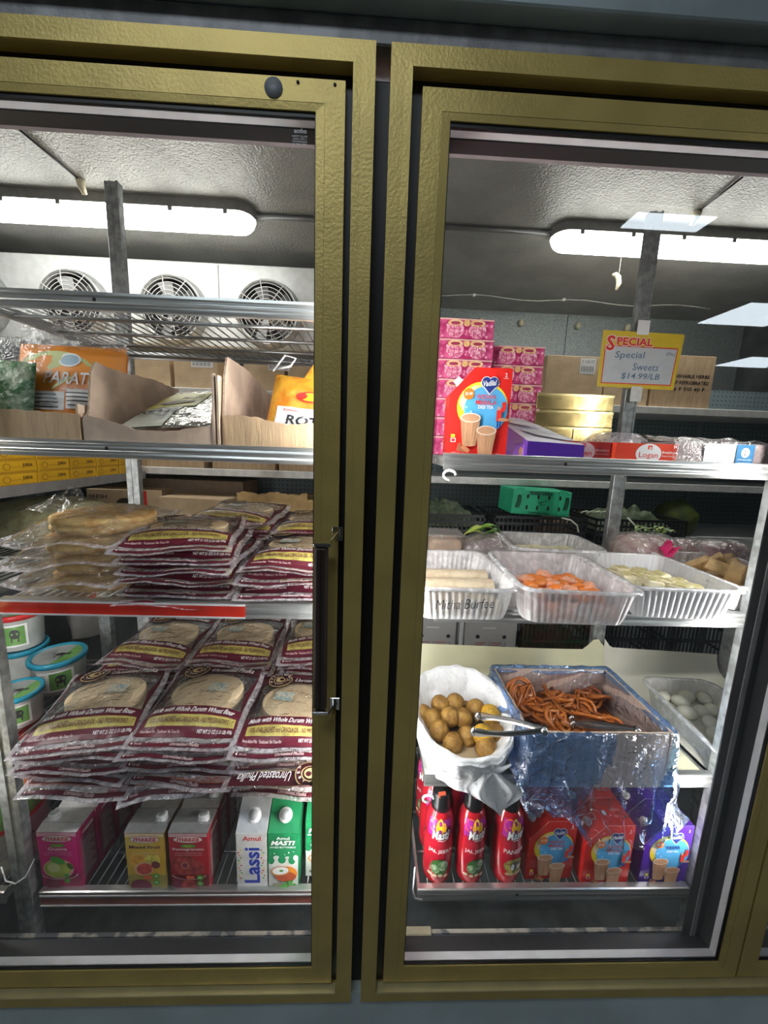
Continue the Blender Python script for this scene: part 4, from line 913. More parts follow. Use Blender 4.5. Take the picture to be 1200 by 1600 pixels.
    g = G(); g.lathe([(0,0),(.0095*s,0),(.0095*s,.002),(.0075*s,.003),(.0075*s,.012*s),(0,.012*s)], mat('white_screw_cap', (.80,.80,.80), .3), 22)
    o = g.build('spout_cap', t); o.location = V((cut*.5, d*.5, h-ch*.5)) - n*(.001); o.rotation_euler = (0,-ang,0)
    g = G(); A = Art(g, face((0,0,h+.0002),(1,0,0),(0,1,0))); A.rect(cut,.0008,w,.0018, lin); A.ell(.50*w,d*.5,.05*w,.008, navy if red else WPR, 16); A.ell(.50*w,d*.5,.042*w,.0065, WPR if red else c, 16); A.text('KESAR' if not red else 'INDIAN', .78*w,d*.62,.20*w,.008, WPR if not red else lin,0,.02); A.text('DESI TEA', .78*w,d*.36,.20*w,.006, lin)
    g.build('top_print', t)
    return t
teabox('red', 'red masala tea carton with orange price dot standing on the second shelf', (.1505,.150,Z2+.005), R(-2), 1.02, .05)
# ---- opened purple carton lying on the shelf
t = thing('opened_purple_carton', 'purple carton lying flat with its top torn white, second shelf', 'tea carton', (.375,.150,Z2), R(6))
VIO = mat('violet_tea_carton', (.09,.025,.36), .25, var=.06, scale=8, coat=.3); TORN = mat('torn_white_board', (.82,.82,.82), .85, col2=(.70,.70,.72), scale=30)
g = G(); w, d = .125, .215
g.add([(-w/2,0,0),(w/2,0,0),(w/2,0,.033),(-w/2,0,.037),(-w/2-.0,d,0),(w/2,d,0),(w/2-.03,d,.098),(-w/2+.01,d,.105)], [(0,1,2,3),(4,7,6,5),(0,3,7,4),(1,5,6,2),(0,4,5,1)], VIO)
g.add([(-w/2,0,.037),(w/2,0,.033),(w/2-.03,d,.098),(-w/2+.01,d,.105)], [(0,1,2,3)], mat('lilac_white_board', (.58,.58,.68), .4, var=.06, scale=6, coat=.3)); g.build('carton', t)
g = G(); A = Art(g, face((-w/2,0,.0375), (1,0,-.03), (.03,1,.315)), .0014)
A.poly([(.04,.045),(.095,.020),(.115,.025),(.112,.045),(.085,.075),(.06,.085),(.03,.095),(.022,.080)], TORN); A.poly([(.035,.125),(.09,.12),(.085,.140),(.055,.155),(.02,.158),(.015,.14)], TORN)
A.ell(.02,.155,.014,.010, mat('pale_peach', (.8,.6,.4), .4), 14); A.text('DESI TEA', .06,.105,.035,.007, mat('pale_violet_line', (.45,.40,.75), .4)); g.build('torn_board', t)
g = G(); A = Art(g, face((-w/2-.0003,d,0),(0,-1,0))); A.poly([(.15,.003),(.205,.003),(.205,.030),(.17,.034)], mat('bright_violet_print', (.25,.10,.65), .3)); A.ell(.19,.016,.010,.009, MATS['milky_tea'], 16); g.build('side_print', t)
# ---- red boxes
def redbox(label, x, y, rz, dark):
    t = thing('flat_red_box', label, 'carton', (x,y,Z2), rz, 'flat red boxes on the second shelf')
    m = mat('deep_red_box', (.42,.03,.03), .3, coat=.3) if dark else mat('orange_red_box', (.85,.10,.03), .25, col2=(.72,.06,.03), scale=9, coat=.4)
    G().box(-.065,.065,0,.10,0,.041, m, .001).build('box_body', t)
    g = G(); A = Art(g, face((0,-.0003,0))); cr = WPR if not dark else mat('dim_pink_print', (.62,.40,.42), .4)
    A.ell(.005,.020,.027,.0205, cr, 28); A.text('Logan', .005,.016,.040,.014, REDP,0,.01); A.rect(.002,.029,.011,.037, REDP); A.rect(.005,.030,.009,.034, cr); A.text('GROUP', .005,.004,.014,.003, REDP)
    A.text('Breakfast', .047,.024,.028,.005, cr,0,.01); A.text('Finest Range', .047,.016,.028,.004, cr); g.build('front_print', t)
redbox('bright orange-red flat box with white round emblem on the second shelf', .5695, .158, R(-1), False)
redbox('darker red flat box beside the purple torn carton', .437, .172, R(-1), True)
t = thing('clear_bowl_lid', 'clear plastic bowl lid lying on the flat red boxes', 'plastic lid', (.590,.30,Z2+.0)); g = G(); g.lathe([(.076,.0),(.080,.003),(.076,.006),(.070,.05),(.05,.066),(0,.070)], film('hazy_clear_plastic', (.93,.92,.94), .22, (.8,.75,.78), .2, 30), 36, sy=.9); g.build('lid', t)
# ---- wrapped carton with round L sign
t = thing('wrapped_tray_box', 'grey patterned box with a blue square marked L under clear wrap', 'carton', (.735,.158,Z2)); g = G(); g.box(-.108,.108,0,.16,0,.047, mat('taupe_patterned_board', (.38,.30,.29), .5, col2=(.28,.20,.20), scale=60), .002); g.build('box_body', t)
g = G(); A = Art(g, face((0,-.0004,0))); dot = ink('grey_ring_print', (.50,.50,.55))
for i in range(9):
    for j in range(2): A.ring(-.095+i*.024+.010*j, .013+j*.020, .0058,.0058,.2, mat('dusky_ring', (.32,.24,.24), .5), 16)
A.rect(-.045,.001,.060,.0455, mat('cool_white_label', (.76,.77,.80), .35))
for i in range(5): A.ring(-.035+i*.016,.012,.0062,.0062,.14, dot, 16)
for i in range(4): A.text(('LARGE EGGS TRAY','KEEP REFRIGERATED','FRESH EACH DAY','SIZE L  30 PIECES')[i], -.020, .041-.0055*i, .038, .0028, dot)
A.ring(-.008,.038,.005,.005,.14, dot, 16); A.ring(.008,.038,.005,.005,.14, dot, 16)
A.rect(.022,.001,.060,.0455, mat('petrol_blue_square', (.03,.13,.26), .35)); A.ell(.041,.029,.0088,.0100, WPR, 24); A.text('L', .0415,.029,.0055,.011, CARD_DARK,0,.02); A.text('refrigerate', .041,.0145,.030,.0035, WPR); A.text('generously', .041,.0080,.026,.0035, WPR); g.build('front_print', t)
g = G(); g.grid(lambda u, v: (-.112+.224*u, -.004+.172*v, .050+.006*math.sin(u*11)*math.sin(v*3.14)+.014*max(0,nz(u*7,v*4,2))), 26, 12, FILMC); g.grid(lambda u, v: (-.112+.224*u, -.004-.001*math.sin(u*20), .050*v), 26, 3, FILMC); g.build('clear_wrap', t)
tag(G().grid(lambda u, v: (.66+.20*u, .26+.10*v, Z2+.052+.012*math.sin(v*3.14)*(1+.4*nz(u*6,v*4))), 16, 8, mat('crumpled_grey_paper', (.42,.38,.36), .7)).build('crumpled_paper'), 'crumpled grey paper sheet behind the box marked L', 'paper')
# ---- pink flowered boxes
PB = None; PKM = mat('pink_flowered_board', (.68,.12,.28), .4, col2=(.42,.02,.12), scale=55, lo=.42, hi=.62)
def pinkbox(label, x, y, z, rz=0):
    global PB
    if PB is not None: return dup(PB, label, (x,y,z), rz)
    t = thing('pink_sweet_box', label, 'sweet box', (x,y,z), rz, 'pink flowered boxes on the second shelf'); PB = t
    g = G(); g.box(-.068,.068,0,.13,0,.0455, PKM, .001); g.build('box_body', t)
    g = G(); g.box(-.0685,.0685,-.0005,.1305,.0435,.047, mat('peach_pink_lid', (.78,.45,.42), .4), .0005); g.build('lid', t)
    g = G(); A = Art(g, face((0,-.0004,0)))
    pl = mat('pale_pink_petals', (.85,.50,.60), .4, col2=(.70,.12,.28), scale=140); gp = mat('golden_petals', (.72,.42,.16), .4, col2=(.80,.60,.35), scale=160)
    for cx in (-.030,.026):
        A.ell(cx,.020,.022,.019, pl, 22); A.ell(cx,.036,.019,.0085, gp, 20); A.ell(cx,.036,.012,.004, mat('dark_rose', (.40,.04,.10), .4), 16)
        for k in range(6): a = k*1.05; A.ring(cx+.013*math.cos(a), .017+.010*math.sin(a), .005,.0045,.25, MATS['dark_rose'], 12)
    A.ell(-.002,.036,.008,.008, gp, 14)
    for k in range(16): A.ell(-.062+((k*37)%124)/1000, .004+((k*23)%34)/1000, .0035,.0030, pl, 10, rot=k)
    g.build('flower_print', t); return t
rows = []
for k in range(7): pinkbox('pink flowered box, %s in the tall left column' % ordn(k, 7), .233+.002*(k%2)-.002*k*.3, .385, Z2+.0005+.0482*k, R((1,-1,0)[k%3]))
for k in range(6): pinkbox('pink flowered box, %s in the right column beside the gold boxes' % ordn(k, 6), .385-.001*k, .425, Z2+.0005+.0482*k+(.012 if k > 3 else 0)*0, R((0,1,-1)[k%3]))
for k in range(7): pinkbox('pink flowered box, %s in the column at the left frame edge' % ordn(k, 7), .090, .390, Z2+.0005+.0482*k, 0) if False else None
# ---- gold boxes
GB = None
for c in range(2):
    for k in range(4):
        lab = 'gold foil box, %s of four in the %s column' % (ordn(k,4), ('left','right')[c])
        loc = (.492+.110*c-.002*k*c, .42, Z2+.0435*k+.0005)
        if GB is None:
            GB = thing('gold_sweet_box', lab, 'sweet box', loc, 0, 'gold foil boxes on the second shelf')
            G().box(-.0535,.0535,0,.10,0,.0355, mat('gold_foil_board', (.55,.43,.18), .22, .85, var=.25, scale=14, bump=.15, bscale=12), .001).build('box_body', GB)
            G().box(-.0542,.0542,-.0007,.1007,.034,.0425, mat('bright_gold_lid', (.70,.58,.28), .25, .85, var=.1, scale=20), .001).build('lid', GB)
        else: dup(GB, lab, loc, R((0,.5,-.6,.3)[k]))
# ---- handwritten price sign on the rear post
t = thing('price_sign', 'yellow and white SPECIAL price card taped to the rear post', 'price sign', (.785,.545,1.780), 0)
sg = G(); f = lambda p: p
Wd, Hd = .122, .0785
sg.prism([(-Wd+.004,0,-Hd),(Wd-.004,0,-Hd-.002),(Wd+.006,0,Hd),(-Wd+.004,0,Hd+.002)], .001, mat('yellow_card', (.72,.52,.04), .45, var=.04)); sg.build('card', t)
sg = G(); A = Art(sg, face((0,-.0004,0))); rl = REDP
A.poly([(-Wd+.014,-Hd+.010),(Wd-.014,-Hd+.010),(Wd-.008,Hd-.040),(-Wd+.014,Hd-.038)], rl); A.poly([(-Wd+.017,-Hd+.013),(Wd-.017,-Hd+.013),(Wd-.011,Hd-.043),(-Wd+.017,Hd-.041)], mat('grey_white_card', (.55,.58,.60), .5, var=.03))
A.text('S', -Wd+.030, Hd-.033, .030, .047, WPR, 0, .06); A.text('S', -Wd+.030, Hd-.033, .026, .043, rl, 0, .03)
A.text('PECIAL', -.020, Hd-.027, .112, .027, WPR, 0, .06); A.text('PECIAL', -.020, Hd-.027, .109, .023, rl, 0, .035)
pen = ink('blue_grey_marker', (.08,.15,.26))
A.text('Special', -.030,.012,.090,.024, pen,.1,.002,.02); A.text('Sweets', .022,-.018,.078,.020, pen,.1,.002,.0); A.text('$14.99/LB', .010,-.046,.118,.019, pen,.1,.004,.0); A.text('(Mix)', .092,.020,.026,.012, pen,.1,0,.0); g = sg; g.build('sign_print', t)
tp = G(); tp.box(-.018,.018,-.0012,.0,.072,.112, WPR); tp.build('tape_strip', t)
tp = G(); tp.box(-.012,.022,-.0012,.0,-.118,-.074, mat('white_tape', (.75,.75,.72), .5)); tp.build('tape_strip', t)

# ---- shelf 3: sweets trays
TRAY = film('translucent_white_tray', (.92,.93,.93), .62, (.88,.88,.90), .1, 30, .8, .2); RIM = film('clear_tray_rim', (.95,.95,.95), .45, (.88,.88,.9), .1, 30, 1, .15)
TRAYW = mat('white_tray_plastic', (.80,.80,.82), .22, coat=.3, var=.03)
def tray(label, x, y, z, w, d, h, rz=0, m=TRAY, ribs=1.0, group='ribbed sweets trays on the third shelf'):
    t = thing('sweets_tray', label, 'food tray', (x,y,z), rz, group)
    nper = 240
    def per(a, ww, dd, r):
        # rounded rectangle perimeter with even spacing
        hx, hy = ww/2-r, dd/2-r; L = [2*hx, math.pi*r/2, 2*hy, math.pi*r/2]*2; T = sum(L); s = a*T; 
        segs = [((-hx,-hy-r),(1,0)),((hx,-hy),-90),((hx+r,-hy),(0,1)),((hx,hy),0),((hx,hy+r),(-1,0)),((-hx,hy),90),((-hx-r,hy),(0,-1)),((-hx,-hy),180)]
        for q, l in zip(segs, L):
            if s <= l+1e-9:
                if isinstance(q[1], tuple): n = (q[1][1], -q[1][0]); return (q[0][0]+q[1][0]*s, q[0][1]+q[1][1]*s, n[0], n[1])
                a2 = math.radians(q[1]) + s/r; return (q[0][0]+r*math.cos(a2), q[0][1]+r*math.sin(a2), math.cos(a2), math.sin(a2))
            s -= l
        return (-hx, -hy-r, 0, -1)
    g = G(); nr = int((w+d)*2/.0135)
    def wall(u, v):
        k = .90+.10*v; px, py, nx, ny = per(u, w*k, d*k, .028)
        rib = .0022*ribs*abs(math.sin(u*nr*math.pi))*min(1, 6*v)*min(1,(1-v)*8)
        return (px+nx*rib, py+ny*rib, h*v)
    g.grid(wall, nper*2, 6, m, True, wrap=True)
    bot = [wall(i/80, 0) for i in range(80)]; g.add([(0,0,0)]+bot, [[0,1+(i+1)%80,1+i] for i in range(80)], m); g.build('tray_body', t)
    g = G()
    def rim(u, v):
        q = (0,.004,.011,.013)[int(round(v*3))]; zz = (0,.0015,.0010,-.004)[int(round(v*3))]; px, py, nx, ny = per(u, w, d, .028); return (px+nx*q, py+ny*q, h+zz)
    g.grid(rim, 120, 3, RIM, True, wrap=True); g.build('rim', t)
    return t
ZL = SZ[2]-.0095
tag(G().box(.142,.797,.118,.548,ZL,ZL+.0015, mat('white_shelf_paper', (.74,.72,.70), .6)).build('shelf_liner_paper'), 'white paper liner under the sweets trays on the third shelf', 'shelf paper')
ZT = ZL+.0022
t1 = tray('ribbed tray lettered by hand, at the left frame edge', .190, .190, ZT, .196, .262, .070)
t2 = tray('ribbed tray holding orange dried-fruit sweets', .4165, .180, ZT, .220, .265, .074, R(-3))
t3 = tray('ribbed tray holding cream-coloured layered sweets', .652, .212, ZT, .226, .255, .070, R(-3), TRAYW)
t4 = tray('ribbed tray behind the orange sweets, holding pale slices', .515, .435, ZT, .235, .19, .078, R(-3))
t5 = tray('ribbed tray holding tan wedges at the right end', .895, .265, ZT, .205, .29, .060, R(-10))
t6 = tray('empty-looking tray rim behind the cream sweets', .735, .435, ZT, .19, .17, .060, R(-6)) if False else None
# handwriting on the first tray
g = G(); A = Art(g, face((-.098*.97,-.131-.0045,0),(1,0,0),(0,-.035,1)), .0008)
A.text('Mitha Burfee', .090,.040,.112,.020, ink('black_marker_pen', (.02,.02,.03)), .25, -.012, .05); g.build('handwriting', t1)
def item(name, label, cat, g, loc, rot=(0,0,0), group=None, part=None):
    o = g.build(name, None, None, loc); o.rotation_euler = rot; return tag(o, label, cat, group)
BURF = mat('sandy_fudge', (.66,.56,.40), .7, col2=(.55,.44,.30), scale=60, bump=.2); 
for j in range(2):
    g = G(); g.grid(lambda u, v: ((u-.5)*.165, .022*math.cos(v*6.283)*(1+.05*nz(u*9,v*5,j)), .014*math.sin(v*6.283)+.001*nz(u*20,v*8)), 30, 16, BURF)
    item('fudge_bar', ('front','rear')[j]+' long sandy fudge bar in the hand-lettered tray', 'sweet', g, (.190,.155+.052*j+.01,ZT+.036+.004*j))
g = G(); g.box(-.082,.082,-.10,.10,0,.022, BURF, .004); item('fudge_slab', 'sandy fudge slab under the two long bars', 'sweet', g, (.190,.19,ZT+.003))
def lump(r, seed, m, sy=1, sz=.7, am=.12, n=20):
    g = G()
    def f(u, v):
        a = u*6.2832; b = v*math.pi; d = V((math.cos(a)*math.sin(b), math.sin(a)*math.sin(b)*sy, math.cos(b)*sz)); return d*r*(1+am*nz(d.x*1.8+seed, d.y*1.8, d.z*1.8+seed))
    g.grid(f, n, n//2, m, True, wrap=True); return g
ORS = mat('apricot_sweet', (.90,.30,.05), .28, col2=(.78,.20,.03), scale=30, coat=.4); ORP = mat('pink_white_sweet', (.85,.52,.42), .4, col2=(.9,.35,.15), scale=35, coat=.3)
proto = [lump(.0215, k, (ORS, ORP, ORS)[k], .75, .52, .35).data('orange_sweet') for k in range(3)]
rnd = random.Random(3)
spots = [(-.01,.045),(.02,.05),(.05,.04),(.075,.035),(-.035,.02),(-.005,.018),(.025,.02),(.055,.012),(.08,.005),(-.02,-.01),(.008,-.012),(.035,-.012),(.062,-.022),(.085,-.03),(-.045,-.03),(.0,-.04),(.03,-.045),(.06,-.055),(.085,-.06),(-.03,-.06)]
names_o = ['rear row','rear row','rear row','rear row','second row','second row','second row','second row','second row','middle row','middle row','middle row','middle row','middle row','front row','front row','front row','front row','front row','front row']
for i, (a, b) in enumerate(spots):
    o = bpy.data.objects.new('orange_sweet', proto[i%3]); COL.objects.link(o); o.location = (.4165+a-.018, .180+b, ZT+.034+.009*rnd.random()); o.rotation_euler = (rnd.uniform(-.5,.5), rnd.uniform(-.4,.4), rnd.uniform(0,3))
    tag(o, 'apricot-orange piece of the heap in the tray of orange sweets', 'sweet', 'orange dried-fruit sweets')
item('sweets_bed', 'pale pink glossy layer under the orange sweets', 'sweet', G().box(-.095,.095,-.115,.115,0,.018, mat('pale_pink_layer', (.78,.55,.50), .35, col2=(.85,.35,.18), scale=22, coat=.3), .006), (.4165,.18,ZT+.003), (0,0,R(-3)))
CRM = mat('cream_milk_cake', (.86,.80,.58), .6, col2=(.78,.70,.44), scale=50, bump=.3)
pr = []
for k in range(3):
    g = G(); g.box(-.017,.017,-.021,.021,0,.022, CRM, .004); g.v = [(x+.003*nz(x*50,y*50,k), y+.003*nz(y*50,z*50,k), z+.002*nz(z*60,x*60,k)) for x, y, z in g.v]
    g.box(-.012,.012,-.014,.014,.0215,.0232, mat('chopped_pistachio', (.50,.44,.18), .7, col2=(.84,.78,.56), scale=160, lo=.35, hi=.45), .001); pr.append(g.data('milk_cake'))
rnd = random.Random(8)
for i, (a, b) in enumerate([(-.075,.075),(-.045,.06),(-.015,.075),(.01,.055),(.035,.07),(-.035,.03),(-.005,.02),(.025,.028),(.05,.03),(.0,-.015),(.03,-.012),(.055,-.015),(.075,.0),(.04,-.05),(.07,-.05),(.055,-.082)]):
    o = bpy.data.objects.new('milk_cake', pr[i%3]); COL.objects.link(o); o.location = (.652+a, .205+b, ZT+.026+.006*rnd.random()); o.rotation_euler = (rnd.uniform(-.15,.15), rnd.uniform(-.15,.15), rnd.uniform(0,3)); tag(o, 'square cream milk cake with chopped nuts in the white ribbed tray', 'sweet', 'cream milk cakes')
item('parchment_sheet', 'white parchment under the cream milk cakes', 'paper', G().grid(lambda u, v: ((u-.5)*.19,(v-.5)*.21,.018+.004*nz(u*5,v*5)), 14, 14, mat('white_parchment', (.76,.75,.72), .5)), (.652,.212,ZT+.004), (0,0,R(-3)))
PAL = mat('pale_pistachio_slice', (.80,.78,.55), .6, col2=(.66,.62,.35), scale=60)
for i in range(8): item('pale_slice', 'pale green-white slice in the rear tray under the okra box', 'sweet', G().box(-.020,.020,-.024,.024,0,.012, PAL, .002), (.455+.042*(i%4), .40+.052*(i//4), ZT+.040+.002*(i%3)), (0,0,.1*(i%3)), 'pale slices in the rear tray')
item('slice_bed', 'pale layer filling the rear tray', 'sweet', G().box(-.095,.095,-.075,.075,0,.036, PAL, .004), (.515,.435,ZT+.003), (0,0,R(-3)))
TAN = mat('tan_gram_sweet', (.60,.42,.20), .65, var=.15, scale=40, bump=.3)
for i, (a, b, r1, r2) in enumerate(((-.02,.03,.9,.3),(.02,.04,.7,-.2),(.05,.03,.8,.4),(.0,-.01,.3,1.2),(.04,-.02,.5,.8),(-.01,-.06,.2,.3))): item('gram_wedge', 'tan wedge-shaped sweet heaped in the right end tray', 'sweet', G().box(-.016,.016,-.008,.008,-.032,.032, TAN, .003), (.895+a,.29+b,ZT+.055), (r1,r2,i), 'tan wedges')
item('gram_bed', 'tan crumbly layer in the right end tray', 'sweet', G().box(-.08,.08,-.11,.11,0,.022, TAN, .006), (.895,.265,ZT+.003), (0,0,R(-10)))

# ---- behind the trays on shelf 3
t = thing('clear_deli_tub', 'clear tub of brown sweet at the left rear of the third shelf', 'plastic tub', (.218,.46,ZT)); g = G(); g.box(-.045,.045,-.045,.045,.0,.075, mat('brown_halwa', (.48,.30,.18), .6, col2=(.56,.38,.24), scale=30), .008); g.build('filling', t)
g = G(); g.box(-.050,.050,-.050,.050,-.0005,.088, film('clear_tub_plastic', (.95,.94,.93), .16, (.8,.75,.7), .15, 25, 1, .08), .01); g.build('tub', t); G().box(-.053,.053,-.053,.053,.086,.092, MATS['clear_tub_plastic'], .003).build('lid', t)
def leaf(g, p, L, w, a, curl, m, n=8, tilt=0):
    def f(u, v):
        x = (u-.5)*2; ww = w*math.sin(math.pi*min(1,v*.93+.05))**.7; return (p[0]+math.cos(a)*v*L - math.sin(a)*x*ww, p[1]+math.sin(a)*v*L+math.cos(a)*x*ww, p[2]+curl*math.sin(v*2.4)*L+abs(x)*ww*.35+tilt*v)
    g.grid(f, 6, n, m)
LG = mat('fresh_leaf_green', (.22,.46,.06), .4, col2=(.12,.30,.03), scale=30); LD = mat('deep_leaf_green', (.06,.18,.04), .45, col2=(.03,.09,.02), scale=30); LY = mat('yellow_green_leaf', (.48,.60,.12), .4, var=.15, scale=20)
t = thing('bag_of_greens', 'film bag of greens with light green leaves poking out on top', 'bag of greens', (.352,.465,ZT))
g = G()
for i in range(5): leaf(g, (-.075+.012*i, .0+.01*(i%2), .080+.004*i), .055, .016, .1+.35*(i%3)-.3, .25, (LY,LG,LY)[i%3])
for i in range(6): leaf(g, (-.02+.008*i, .005*(i%3), .078), .05, .008, -.2+.25*i, .35, (LG,LD)[i%2])
g.build('leaf_bunch', t)
lump(.085, 2, mat('purple_grey_stems', (.32,.26,.24), .6, col2=(.20,.15,.14), scale=30), .55, .50, .2, 28).build('stem_bundle', t, None, (0,0,.040))
lump(.094, 7, film('crumpled_clear_wrap', (.95,.94,.95), .16, (.82,.78,.78), 1.0, 40, 1.3, .1), .62, .52, .25, 30).build('clear_wrap', t, None, (0,0,.042))
MEAT = mat('pale_pink_roll', (.70,.52,.45), .45, col2=(.45,.16,.16), scale=26, coat=.4); PLUM = mat('plum_wrap', (.26,.06,.10), .3, col2=(.40,.22,.22), scale=30, coat=.4)
zt = ZT
for i, (x, y, L, r, m, lab) in enumerate(((.83,.475,.17,.060,MEAT,'film-wrapped pale pink roll behind the cream sweets'),(.955,.47,.13,.052,MEAT,'smaller film-wrapped pink roll nearer the right end'),(1.03,.43,.14,.056,PLUM,'plum-coloured wrapped roll at the right end of the third shelf'))):
    t = thing('wrapped_roll', lab, 'wrapped food', (x,y,zt+r*.82), R(4)); g = G()
    g.grid(lambda u, v: ((u-.5)*L*1.0+.004*nz(v*4,u*3,i), r*1.2*math.cos(v*6.283)*(1-abs(2*u-1)**4)**.5*(1+.12*nz(u*5,v*6,i)), r*.8*math.sin(v*6.283)*(1-abs(2*u-1)**4)**.5*(1+.12*nz(u*5,v*6,i+3))), 20, 18, m); g.build('food_roll', t)
    g = G(); g.grid(lambda u, v: ((u-.5)*L*1.12, r*1.28*math.cos(v*6.283)*(1-abs(2*u-1)**5)**.5*(1+.10*nz(u*6,v*6,i)), r*.9*math.sin(v*6.283)*(1-abs(2*u-1)**5)**.5*(1+.1*nz(u*6,v*6,i+3))), 22, 18, MATS['crumpled_clear_wrap']); g.build('clear_wrap', t)
t = thing('extension_deck_rack', 'low side rack carrying the right end tray and rolls', 'shelf rack', (.83,.14,0)); 
g = G(); g.box(0,.42,0,.42,ZL-.012,ZL+.0008, SHELF, .001); g.build('deck', t); G().box(.39,.42,.38,.42,0,ZL-.012, POST).build('post', t)
t = thing('herb_sprig', 'green herb sprig lying on the wrapped pink roll', 'herbs', (.875,.50,ZT+.100)); g = G(); rnd = random.Random(5)
for i in range(46): leaf(g, (rnd.uniform(-.06,.05), rnd.uniform(-.015,.02), rnd.uniform(-.004,.012)), rnd.uniform(.012,.024), .0045, rnd.uniform(-1.2,1.2), .2, (LG,LY,LD)[i%3], 5)
g.build('sprig', t)
t = item('pink_ribbon_knot', 'crimson twisted ribbon on the rim of the cream sweets tray', 'ribbon', G().grid(lambda u, v: (.028*(u-.5)*(1.2-math.sin(v*3.14)*.2)+.006*nz(v*6,u*4), .010*math.cos(u*9), .036*(v-.5)+.006*math.sin(u*14)), 18, 8, mat('crimson_ribbon', (.62,.02,.14), .35)), (.838,.385,ZT+.074), (0,.6,0))

# ---- okra box and things on the produce deck
t = thing('okra_box', 'bright green slotted box printed FRESH OKRA', 'produce box', (.765,1.05,1.2215), 0, None, (0,R(2.0),0)); t.scale = (.92,.9,.97)
GP = mat('bright_green_board', (.03,.52,.27), .45, var=.06, scale=10); g = G(); g.box(-.145,.145,0,.20,0,.115, GP, .002)
for x in (-.115,.10): g.box(x-.012,x+.022,-.001,.01,.114,.121, GP)
g.box(.078,.082,-.0022,0,0,.115, mat('darker_green_fold', (.02,.36,.18), .5)); g.build('box_body', t)
g = G(); A = Art(g, face((0,-.0024,0))); dk = mat('dark_green_ink', (.01,.07,.04), .5)
A.text('FRESH OKRA', -.008,.101,.115,.016, dk,0,.05); A.text('TOPANON OKRA', -.010,.010,.112,.011, dk,0,.02); A.text('okra', .0,.050,.03,.01, dk,.3)
for x in (-.072,-.020,.033,.088):
    for z in (.034,.085): A.ell(x,z,.0055,.011, BLACK, 16)
for x in (-.118,.118):
    for k in range(4): A.line([(x-.012+.006*k,.030),(x-.004+.006*k,.060),(x-.002+.004*k,.090)], .0035, dk)
A.line([(-.02,.060),(.0,.062),(.022,.068)], .003, dk); A.line([(-.015,.054),(.0,.060)], .003, dk); g.build('box_print', t)
BLK = mat('black_plastic_crate', (.015,.017,.02), .4)
def crate(label, x, y, z, w, d, h, m=BLK, group='plastic crates on the back shelving'):
    t = thing('plastic_crate', label, 'crate', (x,y,z), 0, group); g = G()
    for a, b in ((z0, z0+.012) for z0 in (0, h*.33, h*.66, h-.012)):
        g.box(-w/2,w/2,0,.006,a,b,m); g.box(-w/2,w/2,d-.006,d,a,b,m); g.box(-w/2,-w/2+.006,.0,d,a,b,m); g.box(w/2-.006,w/2,.0,d,a,b,m)
    n = int(w/.02)
    for i in range(n+1):
        xx = -w/2+.003+(w-.006)*i/n
        for yy in (0,d-.006): g.box(xx-.003,xx+.003,yy+.001,yy+.005,0,h,m)
    g.box(-w/2,w/2,0,d,0,.006,m); g.build('crate_basket', t); return t
crate('black slatted crate under the okra box', .76, 1.02, 1.102, .42, .30, .118)
crate('black slatted crate right of the okra box crate', 1.22, 1.02, 1.102, .42, .30, .118)
crate('black slatted crate left of the okra box crate', .31, 1.02, 1.102, .40, .30, .118)
g = G(); pts = [(.93+.16*i/60, 1.0+.012*math.cos(i*.62), 1.243+.014*abs(math.sin(i*.31))) for i in range(61)]; g.tube(pts, .0035, mat('pale_green_cord', (.62,.66,.52), .5), 6)
lc = tag(g.build('looped_cord'), 'pale looped cord along the crate behind the rear right post', 'cord')
(G().tube([(.83,.98,1.225),(.86,.96,1.22),(.885,.95,1.20),(.895,.95,1.17)], .0035, MATS['pale_green_cord'], 6).build('cord_end', lc))
(G().tube([(1.12,.98,1.235),(1.14,.96,1.21),(1.17,.95,1.18)], .0035, MATS['pale_green_cord'], 6).build('cord_end', lc))
def heap(label, name, x, y, z, w, d, h, m, seed=0):
    t = tag(G().grid(lambda u, v: (x+(u-.5)*w, y+(v-.5)*d, z+h*(math.sin(u*3.14)*math.sin(v*3.14))**.5*(.7+.5*nz(u*9,v*7,seed))), 34, 18, m).build(name), label, 'vegetables', None, 'stuff'); return t
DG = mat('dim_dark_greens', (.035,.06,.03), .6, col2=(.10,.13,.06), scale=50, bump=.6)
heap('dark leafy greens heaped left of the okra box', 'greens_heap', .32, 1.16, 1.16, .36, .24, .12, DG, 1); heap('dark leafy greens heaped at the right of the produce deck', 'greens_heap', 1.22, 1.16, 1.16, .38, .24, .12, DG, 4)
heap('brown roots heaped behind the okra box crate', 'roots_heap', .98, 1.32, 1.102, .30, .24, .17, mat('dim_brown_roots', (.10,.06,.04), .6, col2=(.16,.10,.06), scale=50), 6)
t = thing('green_produce_bag', 'dim yellow-green bag of vegetables at the far right of the deck', 'bag of greens', (1.60,1.30,1.102)); lump(.12, 4, mat('yellow_green_bag', (.09,.12,.015), .5, col2=(.05,.07,.015), scale=14), .6, .9, .12, 26).build('bag', t, None, (0,0,.075))
